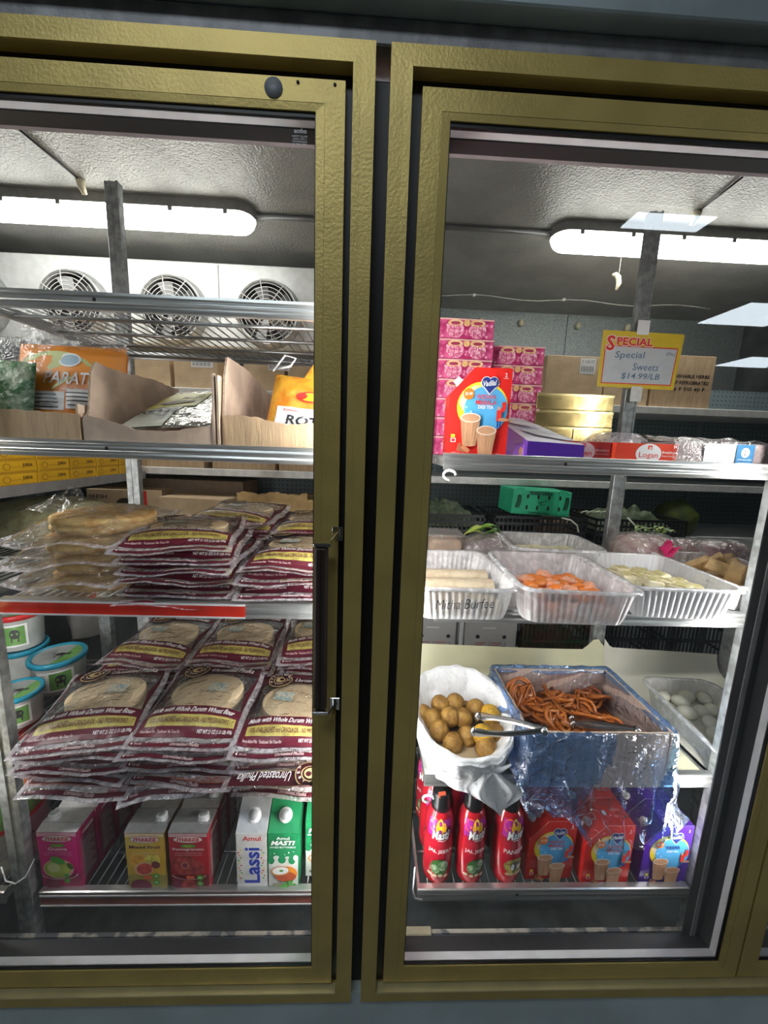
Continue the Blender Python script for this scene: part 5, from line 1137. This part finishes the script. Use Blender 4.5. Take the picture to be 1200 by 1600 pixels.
# boxes on the lowest deck of the gondola
GW = mat('greyish_white_carton', (.52,.51,.50), .55, var=.06, scale=8)
def wbox(label, x, w, z, y=1.0, h=.36):
    t = thing('white_produce_box', label, 'produce box', (x,y,z), 0, 'greyish white cartons low at the back'); G().box(-w/2,w/2,0,.22,0,h, GW, .002).build('box_body', t)
    g = G(); A = Art(g, face((0,-.0005,0))); dr = mat('dull_red_print', (.45,.12,.10), .5)
    for q in (-.06,.065): A.ell(q,.222,.0095,.0095, BLACK, 18)
    A.rect(-.04,.262,.02,.268, WPR)
    for r_ in range(14):
        for c in range(2): A.rect(-.07+c*.075, .190-r_*.011, -.02+c*.075-.01*(r_%2), .194-r_*.011, dr); A.rect(-.005+c*.075,.190-r_*.011, .0+c*.075,.195-r_*.011, BARC)
    A.text('ALI', .055,.178,.02,.012, BARC); g.build('box_print', t)
wbox('greyish white carton with holes and red table print under the liner edge', .578, .245, .424, 1.02, .34)
wbox('greyish white carton with red print at the left frame edge', .315, .20, .424, 1.02, .34)
tag(G().box(-.010,.010,0,.2,0,.34, WHITE, .002).build('white_divider', loc=(.44,1.02,.424)), 'white upright divider between the two greyish cartons', 'divider')
crate('dark green crate with reddish produce right of the white cartons', .90, 1.02, .424, .34, .22, .30, mat('dark_green_crate', (.03,.08,.03), .4, col2=(.14,.05,.03), scale=12), None)
heap('reddish brown produce inside the dark green crate', 'produce_heap', .90, 1.13, .55, .30, .18, .15, mat('red_brown_produce', (.16,.06,.03), .6, col2=(.06,.08,.03), scale=40), 9)
crate('black slatted basket low at the back behind the rear right post', 1.24, 1.02, .424, .30, .22, .32)
crate('black crate low at the back, right end', 1.62, 1.02, .424, .38, .22, .32)
lb = tag(G().box(.1,2.1,1.0,1.245,0,.42, DARKW, .004).build('low_platform'), 'dark low platform in front of the pegboard shelving', 'platform')
db = tag(G().box(.1,1.9,1.0,1.245,1.075,1.1, mat('dim_deck_board', (.14,.15,.15), .5), .003).build('deck_board'), 'dim board extending the produce deck forward', 'deck board')
tag(G().box(-1.3,-.1,1.1,1.245,1.075,1.098, MATS['dim_deck_board'], .003).build('deck_board'), 'dim board extending the produce deck behind the left door', 'deck board')
# cardboard on the upper back shelf, right door
carton_box('brown box with barcode label right of the pink boxes', .965, 1.27, ZG, .285, .28, .225, lab=(.02,.145,.075,.072), group='big brown boxes on the upper back shelf')
carton_box('brown box half hidden behind the price sign', 1.225, 1.27, ZG, .22, .28, .215, group='big brown boxes on the upper back shelf')
carton_box('brown box printed for perishable herbs, right of the price sign', 1.50, 1.27, ZG, .30, .28, .250, KRAFT, txt=[('PERISHABLE HERBS',.03,.155,.20,.016),('KEEP REFRIGERATED',.03,.125,.20,.016),('36 F TO 40 F',.03,.095,.17,.016)], group='big brown boxes on the upper back shelf')

# ---- shelf 4: liner, laddu bag, jalebi box, white sweets
ZS = SZ[1]-.0095
LIN = mat('cream_liner_board', (.80,.78,.55), .55, var=.04, scale=8); LIN2 = mat('white_liner_board', (.78,.76,.66), .55, var=.04, scale=8)
g = G()
def liner(x0, x1, m, pk, name, label, up=.085, y0=.118):
    def f(u, v):
        x = x0+(x1-x0)*u
        if v < .6: return (x, y0+(.50-y0)*v/.6, ZS+.0005)
        t_ = (v-.6)/.4; return (x, .50+.045*math.sin(t_*1.57), ZS+.0005+(up+pk(u))*(1-math.cos(t_*1.57)))
    return tag(G().grid(f, 40, 20, m).build(name), label, 'liner board')
liner(.142,.812, LIN, lambda u: .045*max(0,1-abs(u-.94)/.06)-.01*sm(.0,u,.8), 'liner_board', 'cream liner board curling up behind the sweets on the fourth shelf')
liner(.800,1.20, LIN2, lambda u: .030*max(0,1-u/.06)-.02*u, 'liner_board', 'white liner board curling up at the right end of the fourth shelf')
t = thing('extension_deck_rack', 'low side rack carrying the tray of white sweets', 'shelf rack', (.83,.14,0)); g = G(); g.box(0,.40,0,.40,ZS-.012,ZS-.0002, SHELF, .001); g.build('deck', t)
# white bag of laddus
def seg(v, K):
    for (a, p), (b, q) in zip(K, K[1:]):
        if v <= b: s = (v-a)/(b-a); s = s*s*(3-2*s); return [p[i]+(q[i]-p[i])*s for i in range(len(p))]
    return K[-1][1]
BAGW = mat('thin_white_bag', (.92,.93,.95), .30, var=.02, scale=10, bump=1.0, bscale=30, coat=.3)
t = thing('white_sweets_bag', 'white plastic bag rolled open around round yellow sweets', 'plastic bag', (.232,.185,ZS+.001))
def bagf(u, v):
    a = u*6.2832; ca, sa = math.cos(a), math.sin(a); front = max(0, -sa)
    K = [(0,(.070,.085,.055)),(.25,(.095,.110,.085)),(.45,(.113,.130,.128)),(.52,(.119,.137,.132)),(.62,(.122,.141,.118)),(.8,(.108,.128,.055)),(1,(.090,.105,.0))]
    rx, ry, z = seg(v, K); z2 = z*(1+.10*sa*(1 if v < .8 else 0)) - front*.022*(v>.3)*(v<.75)*math.sin((v-.3)/.45*3.14)
    w = 1+.05*nz(ca*2.2+3, sa*2.2, v*2.5)*(.4+v) + .02*math.sin(a*17+3*v)*v
    return V((rx*ca*w, ry*sa*w - .018*front*(v>.5)*(v-.5), z2+.006*nz(ca*4, sa*4, v*5+2)))
g = G(); g.grid(bagf, 110, 34, BAGW, True, wrap=True); g.build('bag', t)
g = G()   # knotted pointed flap hanging over the shelf edge
def flap(u, v):
    w = .040+.075*sm(0,v,.45)-.108*sm(.45,v,1.0); c = .030+.028*v
    fold = .010*math.cos(u*14)*(1-.5*v)*math.sin(min(1,v*1.6+.25)*1.57)
    return V((c+(u-.5)*w*1.0, -.128-.012*math.sin(v*2.2)+fold*.8-.004, .070-.098*v+.012*(abs(u-.5))*v))
g.grid(flap, 30, 22, BAGW); 
for k in range(5): 
    a = k*1.25+.4; g.tube([(.035,-.128,.068),(.035+.02*math.cos(a),-.134,.068+.018*math.sin(a)),(.035+.045*math.cos(a),-.126,.068+.030*math.sin(a))], [.007,.0045,.002], BAGW, 6)
g.build('knotted_flap', t)
t_in = G().lathe([(0,.012),(.075,.012),(.085,.05),(0,.055)], mat('brown_paper_base', (.38,.28,.16), .8), 26, sy=1.1).build('paper_base', t)
LAD = mat('yellow_brown_laddu', (.38,.21,.04), .6, col2=(.25,.12,.02), scale=60, bump=.5, bscale=90); LADY = mat('yellow_laddu', (.62,.35,.03), .55, var=.15, scale=60, bump=.5, bscale=90)
pl = [lump(.0235, k+2, (LAD, LADY)[k], 1, 1, .05, 24).data('round_sweet') for k in range(2)]
L_ = [(-.045,.055,.088,0),(-.002,.060,.090,0),(.050,.040,.088,0),(.082,.015,.090,1),(-.072,.010,.080,0),(-.028,.008,.088,0),(.008,.012,.082,0),(-.095,.030,.078,0),(-.060,-.025,.075,0),(.045,-.045,.080,1),(.080,-.030,.074,0),(.048,-.070,.066,0),(.012,-.03,.064,0),(-.03,-.05,.062,0),(.03,.07,.062,0)]
for i, (a, b, c, k) in enumerate(L_):
    o = bpy.data.objects.new('round_sweet', pl[k]); COL.objects.link(o); o.location = (.232+a*.92, .185+b*.92, ZS+c); o.rotation_euler = (i, i*2, i*3)
    tag(o, 'round golden-brown gram ball inside the white plastic bag', 'sweet', 'round gram balls in the white bag')
def tongs(label, p0, p1, spread, side=1):
    """two arms joined at p1 (hinge end), scalloped tips near p0"""
    p0 = V(p0); p1 = V(p1); t = thing('serving_tongs', label, 'tongs', tuple(p1)); d = (p0-p1); L = d.length; dn = d.normalized(); s = dn.cross(V((0,0,1))).normalized()
    for sg_ in (1,-1):
        g = G()
        def arm(u, v):
            ww = .0065*(1+.5*sm(.75,u,.95)); off = spread*.5*sg_*math.sin(min(1,u*1.15)*1.57)
            cur = .0045*math.cos((v-.5)*2.6)
            return dn*(L*u) + s*(off) + V((0,0,(v-.5)*2*ww)) + s*(sg_*cur)
        g.grid(lambda u, v: arm(u, v), 30, 8, STEEL); g.grid(lambda u, v: arm(u, v)+s*sg_*.0009, 30, 8, STEEL)
        if True:
            for k in range(7):
                b = dn*L + s*(spread*.5*sg_); a = (k-3)/3*1.1; q = b + dn*(.010*math.cos(a)) + V((0,0,.011*math.sin(a))); g.tube([b, q], [.004,.0032], STEEL, 6)
        g.build('arm', t)
    G().tube([s*.008, -s*.008], .0068, STEEL, 12).build('hinge', t)
tongs('steel tongs lying across the rim of the white sweets bag', (.250,.118,ZS+.128), (.372,.062,ZS+.160), .052)
# carton with blue bag and jalebi
BX0, BX1, BY0, BY1, BH = .352, .668, .085, .325, .135
t = thing('jalebi_carton', 'low cardboard carton lined with blue film, holding orange coiled sweets', 'cardboard box', ((BX0+BX1)/2, BY0, ZS+.001)); w = (BX1-BX0)/2; d = BY1-BY0
dim = mat('grey_brown_carton', (.74,.58,.50), .7, var=.1, scale=20, bump=.12, bscale=40, stretch=(8,8,.6)); dark_in = mat('dark_stained_carton_inside', (.20,.14,.13), .7, var=.2, scale=12)
G().box(-w,w,0,d,0,.005, dim).build('base', t)
for a, b in (((-w,0),(w,0)),((w,0),(w,d)),((w,d),(-w,d)),((-w,d),(-w,0))):
    g = G(); torn_panel(g, a, b, lambda s: BH, dim, .004, jag=.001, seed=a[0]*9); g.build('side_panel', t)
G().box(-w+.006,w-.006,.006,d-.006,.005,.040, mat('dark_jalebi_syrup', (.30,.07,.015), .4, var=.3, scale=30), .003).build('syrup_layer', t)
BLU = film('blue_bag_film', (.45,.68,1.0), .20, (.22,.45,.95), 1.4, 34, 2.2, .14, .55)
BLI = film('thin_blue_film', (.90,.94,.99), .03, (.7,.8,.98), 1.3, 34, 2.0, .12, .6)
t = thing('blue_bag_liner', 'crinkled translucent blue bag draped over the jalebi carton and shelf edge', 'plastic bag', ((BX0+BX1)/2, (BY0+BY1)/2, ZS+.001)); hw, hd = w+.004, d/2+.004
def blue(u, v):
    # u: loop starting front-left going right; v: 0 inside bottom .. .42 rim .. 1 outside hem
    P = 4*(hw+hd); s = u*P
    if s < 2*hw: p = V((-hw+s, -hd)); n = V((0,-1)); e = s/(2*hw); sd = 0
    elif s < 2*hw+2*hd: q = s-2*hw; p = V((hw, -hd+q)); n = V((1,0)); e = q/(2*hd); sd = 1
    elif s < 4*hw+2*hd: q = s-2*hw-2*hd; p = V((hw-q, hd)); n = V((0,1)); e = q/(2*hw); sd = 2
    else: q = s-4*hw-2*hd; p = V((-hw, hd-q)); n = V((-1,0)); e = q/(2*hd); sd = 3
    if e < .10 and True: pass
    drop = {0: .15+.075*sm(.22,e,.50)+.0*e-.02*sm(.85,e,1), 1: .20-.06*sm(.1,e,.7), 2: .055, 3: .06+.08*sm(.75,e,1)}[sd]
    if v < .42:
        tt = v/.42; off = -.010-.004*math.sin(tt*9+u*40); z = .045+(BH+.003-.045)*tt
        if tt > .93: off = -.002
    elif v < .47: off = .004; z = BH+.006
    else:
        tt = (v-.47)/.53; z = BH+.004-drop*tt*1.12; k = (1.6 if sd == 1 else 1.0 if sd == 0 else .5)
        off = .008+k*(.008*tt+.014*tt*tt)+.013*math.sin(u*120+nz(u*30,tt*2)*5)*tt+.022*nz(u*34,tt*4,4)*tt
        if sd == 0: off = max(.003, min(off, .040))
    r = .012*nz(u*40, v*7)
    if sd == 1 and v >= .47: p = p + V((.020*((v-.47)/.53), 0))
    return V((p.x+n.x*off, p.y+n.y*off, max(z+r*.4, .006 if sd in (2,) else -1)))
g = G(); g.grid(blue, 170, 44, BLU, True, wrap=True, mf=lambda u, v: BLI if (v < .36 or .135 < u+.03*math.sin(v*9) < .262) else None); g.build('draped_film', t)
# jalebi coils
JM = mat('orange_jalebi', (.66,.19,.02), .3, col2=(.42,.10,.01), scale=30, coat=.6)
def coil(seed, R0=.036, turns=3.2, r=.0042, flat=1.0):
    rn = random.Random(seed); pts = []; n = int(turns*16)
    for i in range(n): a = i/16*6.2832; rr = .008+(R0-.008)*i/n; pts.append((rr*math.cos(a)*(1+.12*math.sin(a*1.7+seed)), rr*math.sin(a)*(1+.12*math.cos(a*1.3+seed)), .006*flat*math.sin(a*.9+seed)+rn.uniform(-.0015,.0015)))
    for k in range(3):
        b = rn.uniform(0,6.28); pts.append((R0*.9*math.cos(b), R0*.9*math.sin(b), .006)); pts.append((-.4*R0*math.cos(b+.4), -.4*R0*math.sin(b+.4), .009))
    return G().tube(pts, r, JM, 7).data('jalebi')
jd = [coil(k, .034+.004*(k%3), 2.6+.3*(k%2)) for k in range(5)]
big = coil(11, .044, 4.6, .0042, .5)
def jal(me, x, y, z, rot, label, group='orange coils heaped in the carton'):
    o = bpy.data.objects.new('jalebi', me); COL.objects.link(o); o.location = (x,y,z); o.rotation_euler = rot; return tag(o, label, 'sweet', group)
jal(big, .408, .262, ZS+.100, (R(62),R(8),R(12)), 'large orange coil standing upright at the rear left of the carton', None)
rn = random.Random(21)
for i in range(30):
    x = .395+.235*((i*.618)%1); y = .125+.175*((i*.755+.1)%1); hh = .052+.022*(1-abs(x-.48)/.2)+.016*((i*.37)%1)
    jal(jd[i%5], x, y, ZS+hh, (rn.uniform(-.6,.6), rn.uniform(-.6,.6), rn.uniform(0,6.28)), 'orange syrup coil in the heap filling the blue-lined carton')
tongs('dark steel tongs lying in the jalebi carton', (.490,.155,ZS+.105), (.612,.115,ZS+.118), .020)
# tray of white sweets
t7 = tray('plain white tray of oval white sweets at the right end', .925, .245, ZS+.0012, .195, .30, .062, R(-4), film('frosted_tray', (.88,.88,.86), .7, (.80,.80,.78), .1, 30, .6, .25), 0, None)
WS = mat('ivory_sweet', (.82,.80,.66), .35, var=.04, scale=20, coat=.3); wd = lump(.0235, 1, WS, .72, .72, .04, 24).data('white_oval_sweet')
for i, (a, b, c, r0) in enumerate([(-.07,.10,.05,.4),(-.035,.075,.053,-.8),(.005,.10,.052,.1),(.05,.09,.054,1.4),(-.05,.035,.05,-.9),(.0,.045,.045,.3),(.03,.045,.05,.2),(.065,.04,.052,1.2),(-.02,-.005,.05,1.2),(.025,-.005,.046,.4),(.06,-.015,.05,.9),(-.04,-.04,.046,.5),(.01,-.05,.05,1.5),(.05,-.06,.048,.2),(-.02,-.09,.046,.6),(.03,-.10,.046,1.1)]):
    o = bpy.data.objects.new('white_oval_sweet', wd); COL.objects.link(o); o.location = (.925+a*.95, .245+b, ZS+c-.008); o.rotation_euler = (.1,.05,r0); tag(o, 'ivory oval milk sweet in the plain tray at the right end', 'sweet', 'ivory oval sweets')
item('syrup_bed', 'pale syrup filling the plain white tray', 'sweet', G().box(-.080,.080,-.125,.125,0,.026, mat('pale_syrup', (.66,.64,.54), .2), .008), (.925,.245,ZS+.004), (0,0,R(-4)))

# ---- lowest shelf: bottles and tea cartons
BT = {}
BR = mat('crimson_bottle_sleeve', (.62,.02,.025), .18, col2=(.45,.012,.03), scale=9, coat=.6)
def bottle(kind, label, x, y, rz, group='crimson drink bottles on the lowest shelf'):
    if kind in BT: return dup(BT[kind], label, (x,y,Z5), rz)
    t = thing('drink_bottle', label, 'drink bottle', (x,y,Z5), rz, group); BT[kind] = t
    prof = [(0,0),(.026,0),(.031,.004),(.0345,.012),(.0355,.030),(.0350,.060),(.0358,.085),(.0358,.110),(.0335,.135),(.0340,.140),(.0350,.155),(.0325,.172),(.0265,.188),(.0190,.200),(.0165,.205),(.0165,.210),(0,.210)]
    body = [p for p in prof]
    G().lathe(body, BR, 40).build('bottle_body', t)
    G().lathe([(0,.196),(.0225,.192),(.0235,.205),(.0205,.212),(.0205,.232),(.0195,.236),(0,.236)], mat('black_bottle_cap', (.012,.012,.014), .3), 30).build('cap', t)
    def rad(z):
        for (r0,z0),(r1,z1) in zip(prof[1:], prof[2:]):
            if z0 <= z <= z1: return r0+(r1-r0)*(z-z0)/max(1e-6,z1-z0)
        return .03
    g = G(); A = Art(g, lambda u, v, hh: V((math.sin(u/.035)*(rad(v)+.0003+hh), -math.cos(u/.035)*(rad(v)+.0003+hh), v)))
    def blob(cu, cv, ru, rv, m): A.ell(cu,cv,ru,rv,m,22)
    A.rect(-.030,.138,.030,.182, mat('violet_sleeve', (.42,.03,.30), .2, coat=.5), 14, 8); blob(-.014,.168,.014,.016, mat('orange_sleeve', (.85,.14,.04), .2, coat=.5)); blob(.001,.166,.0075,.019, YEL); blob(.010,.160,.006,.017, mat('amber_sleeve', (.90,.45,.02), .2)); blob(-.006,.163,.004,.016, MATS['amber_sleeve']); blob(.022,.150,.010,.018, mat('dark_plum_sleeve', (.20,.01,.08), .2))
    A.text('Masti', .002,.147,.046,.028, CARD_DARK, .35, .09, .12); A.text('Masti', .002,.147,.043,.0255, WPR, .35, .03, .12); A.line([(-.004,.131),(.010,.131),(.022,.136)], .0016, WPR)
    if kind == 'j':
        A.text('JAL JEERA', .004,.103,.056,.012, mat('pinkish_white', (.85,.62,.62), .4), 0,.02); blob(.004,.060,.021,.022, LD); blob(.012,.064,.011,.014, mat('pale_mint', (.55,.62,.48), .4, col2=(.15,.30,.10), scale=120)); blob(-.006,.054,.010,.012, mat('pale_mint2', (.50,.58,.42), .4, col2=(.10,.25,.08), scale=120))
        for k in range(4): blob(-.018+.012*k,.038-.002*(k%2),.005,.004, mat('pale_peach', (.8,.6,.4), .4))
    else:
        A.text('PANEER', .002,.103,.050,.012, mat('pinkish_white', (.85,.62,.62), .4), 0,.02); blob(.004,.062,.024,.020, mat('dried_fruit_mix', (.55,.42,.12), .4, col2=(.20,.22,.05), scale=90)); blob(.008,.062,.014,.012, mat('dark_dates', (.05,.02,.02), .3)); blob(.0,.060,.004,.009, WPR)
        for k in range(4): blob(-.010+.010*k,.041,.006,.004, mat('almond_print', (.62,.45,.22), .4))
    g.build('label_print', t)
    g = G(); g.box(-.0085,.0085,-.0005,.0005,-.006,.006, PRICE); o = g.build('price_sticker', t); o.location = (.001,-.0150,.2372) if kind == 'j' else (.0,-.0120,.2380); o.rotation_euler = (R(-38),0,R(18)); return t
for i, (k, x, lab) in enumerate((('j',.191,'leftmost'),('j',.2705,'middle'),('p',.3605,'third'))):
    for j in range(3):
        bottle(k, ('front bottle','second bottle','last bottle')[j]+' of the %s crimson bottle row on the lowest shelf' % lab, x, .158+.076*j, R((-8,4,8)[i]+(0,14,-25)[j]))
for j in range(3): dup(BT['j'], ('front','second','last')[j]+' crimson bottle in the row hidden between the first two', (.2305 if False else .147,.225+.072*j,Z5), R(-30+20*j)) if False else None
gg = 'red tea cartons on the lowest shelf'; gv = 'violet tea cartons on the lowest shelf'
for j in range(4): teabox('red', ('front','second','third','last')[j]+' red tea carton of the row beside the bottles', (.408-.002*j,.140+.075*j+(.0 if j else 0),Z5), R((1,-1,2,0)[j]), .985, .070, gg) if j < 2 else teabox('violet', ('','','third','last')[j]+' carton, violet, of the row beside the bottles', (.405,.140+.075*j,Z5+.0), R(1), .985, .070, gv)
for j in range(5): teabox('red', ('front','second','third','fourth','last')[j]+' red tea carton of the middle row', (.5435,.130+.0735*j,Z5), R((0,1,-1,1,0)[j]), .985, .070, gg)
for j in range(5): teabox('violet', ('front','second','third','fourth','last')[j]+' violet tea carton of the right row', (.689,.130+.0735*j,Z5), R((0,-1,1,0,0)[j]), .985, .070, gv) if True else None
tag(G().tube([(.128,.10,.55),(.126,.098,.49),(.132,.10,.462),(.150,.104,.452)], .002, SPACER, 6).build('white_cable_tie'), 'thin pale cord at the lower left corner of the right rack', 'cord')
tag(G().box(.085,.175,.088,.106,.3665,.374, mat('tan_wood_strip', (.42,.36,.25), .6), .002).build('tan_strip'), 'tan strip lying on the sill at the lower left of the right door', 'strip')
for i, (x, z) in enumerate(((.150,1.452),(.148,.735))): tag(G().tube([(x+.012*math.cos(a*.6),.098,z+.009*math.sin(a*.6)) for a in range(9)], .0028, WHITE, 8).build('shelf_clip'), ('white looped clip under the second shelf rail','white looped clip at the fourth shelf rail')[i], 'clip')
tag(G().box(.806,.816,.094,.1,1.270,1.290, PRICE).build('red_tag'), 'small red sticker on the right front post', 'sticker')
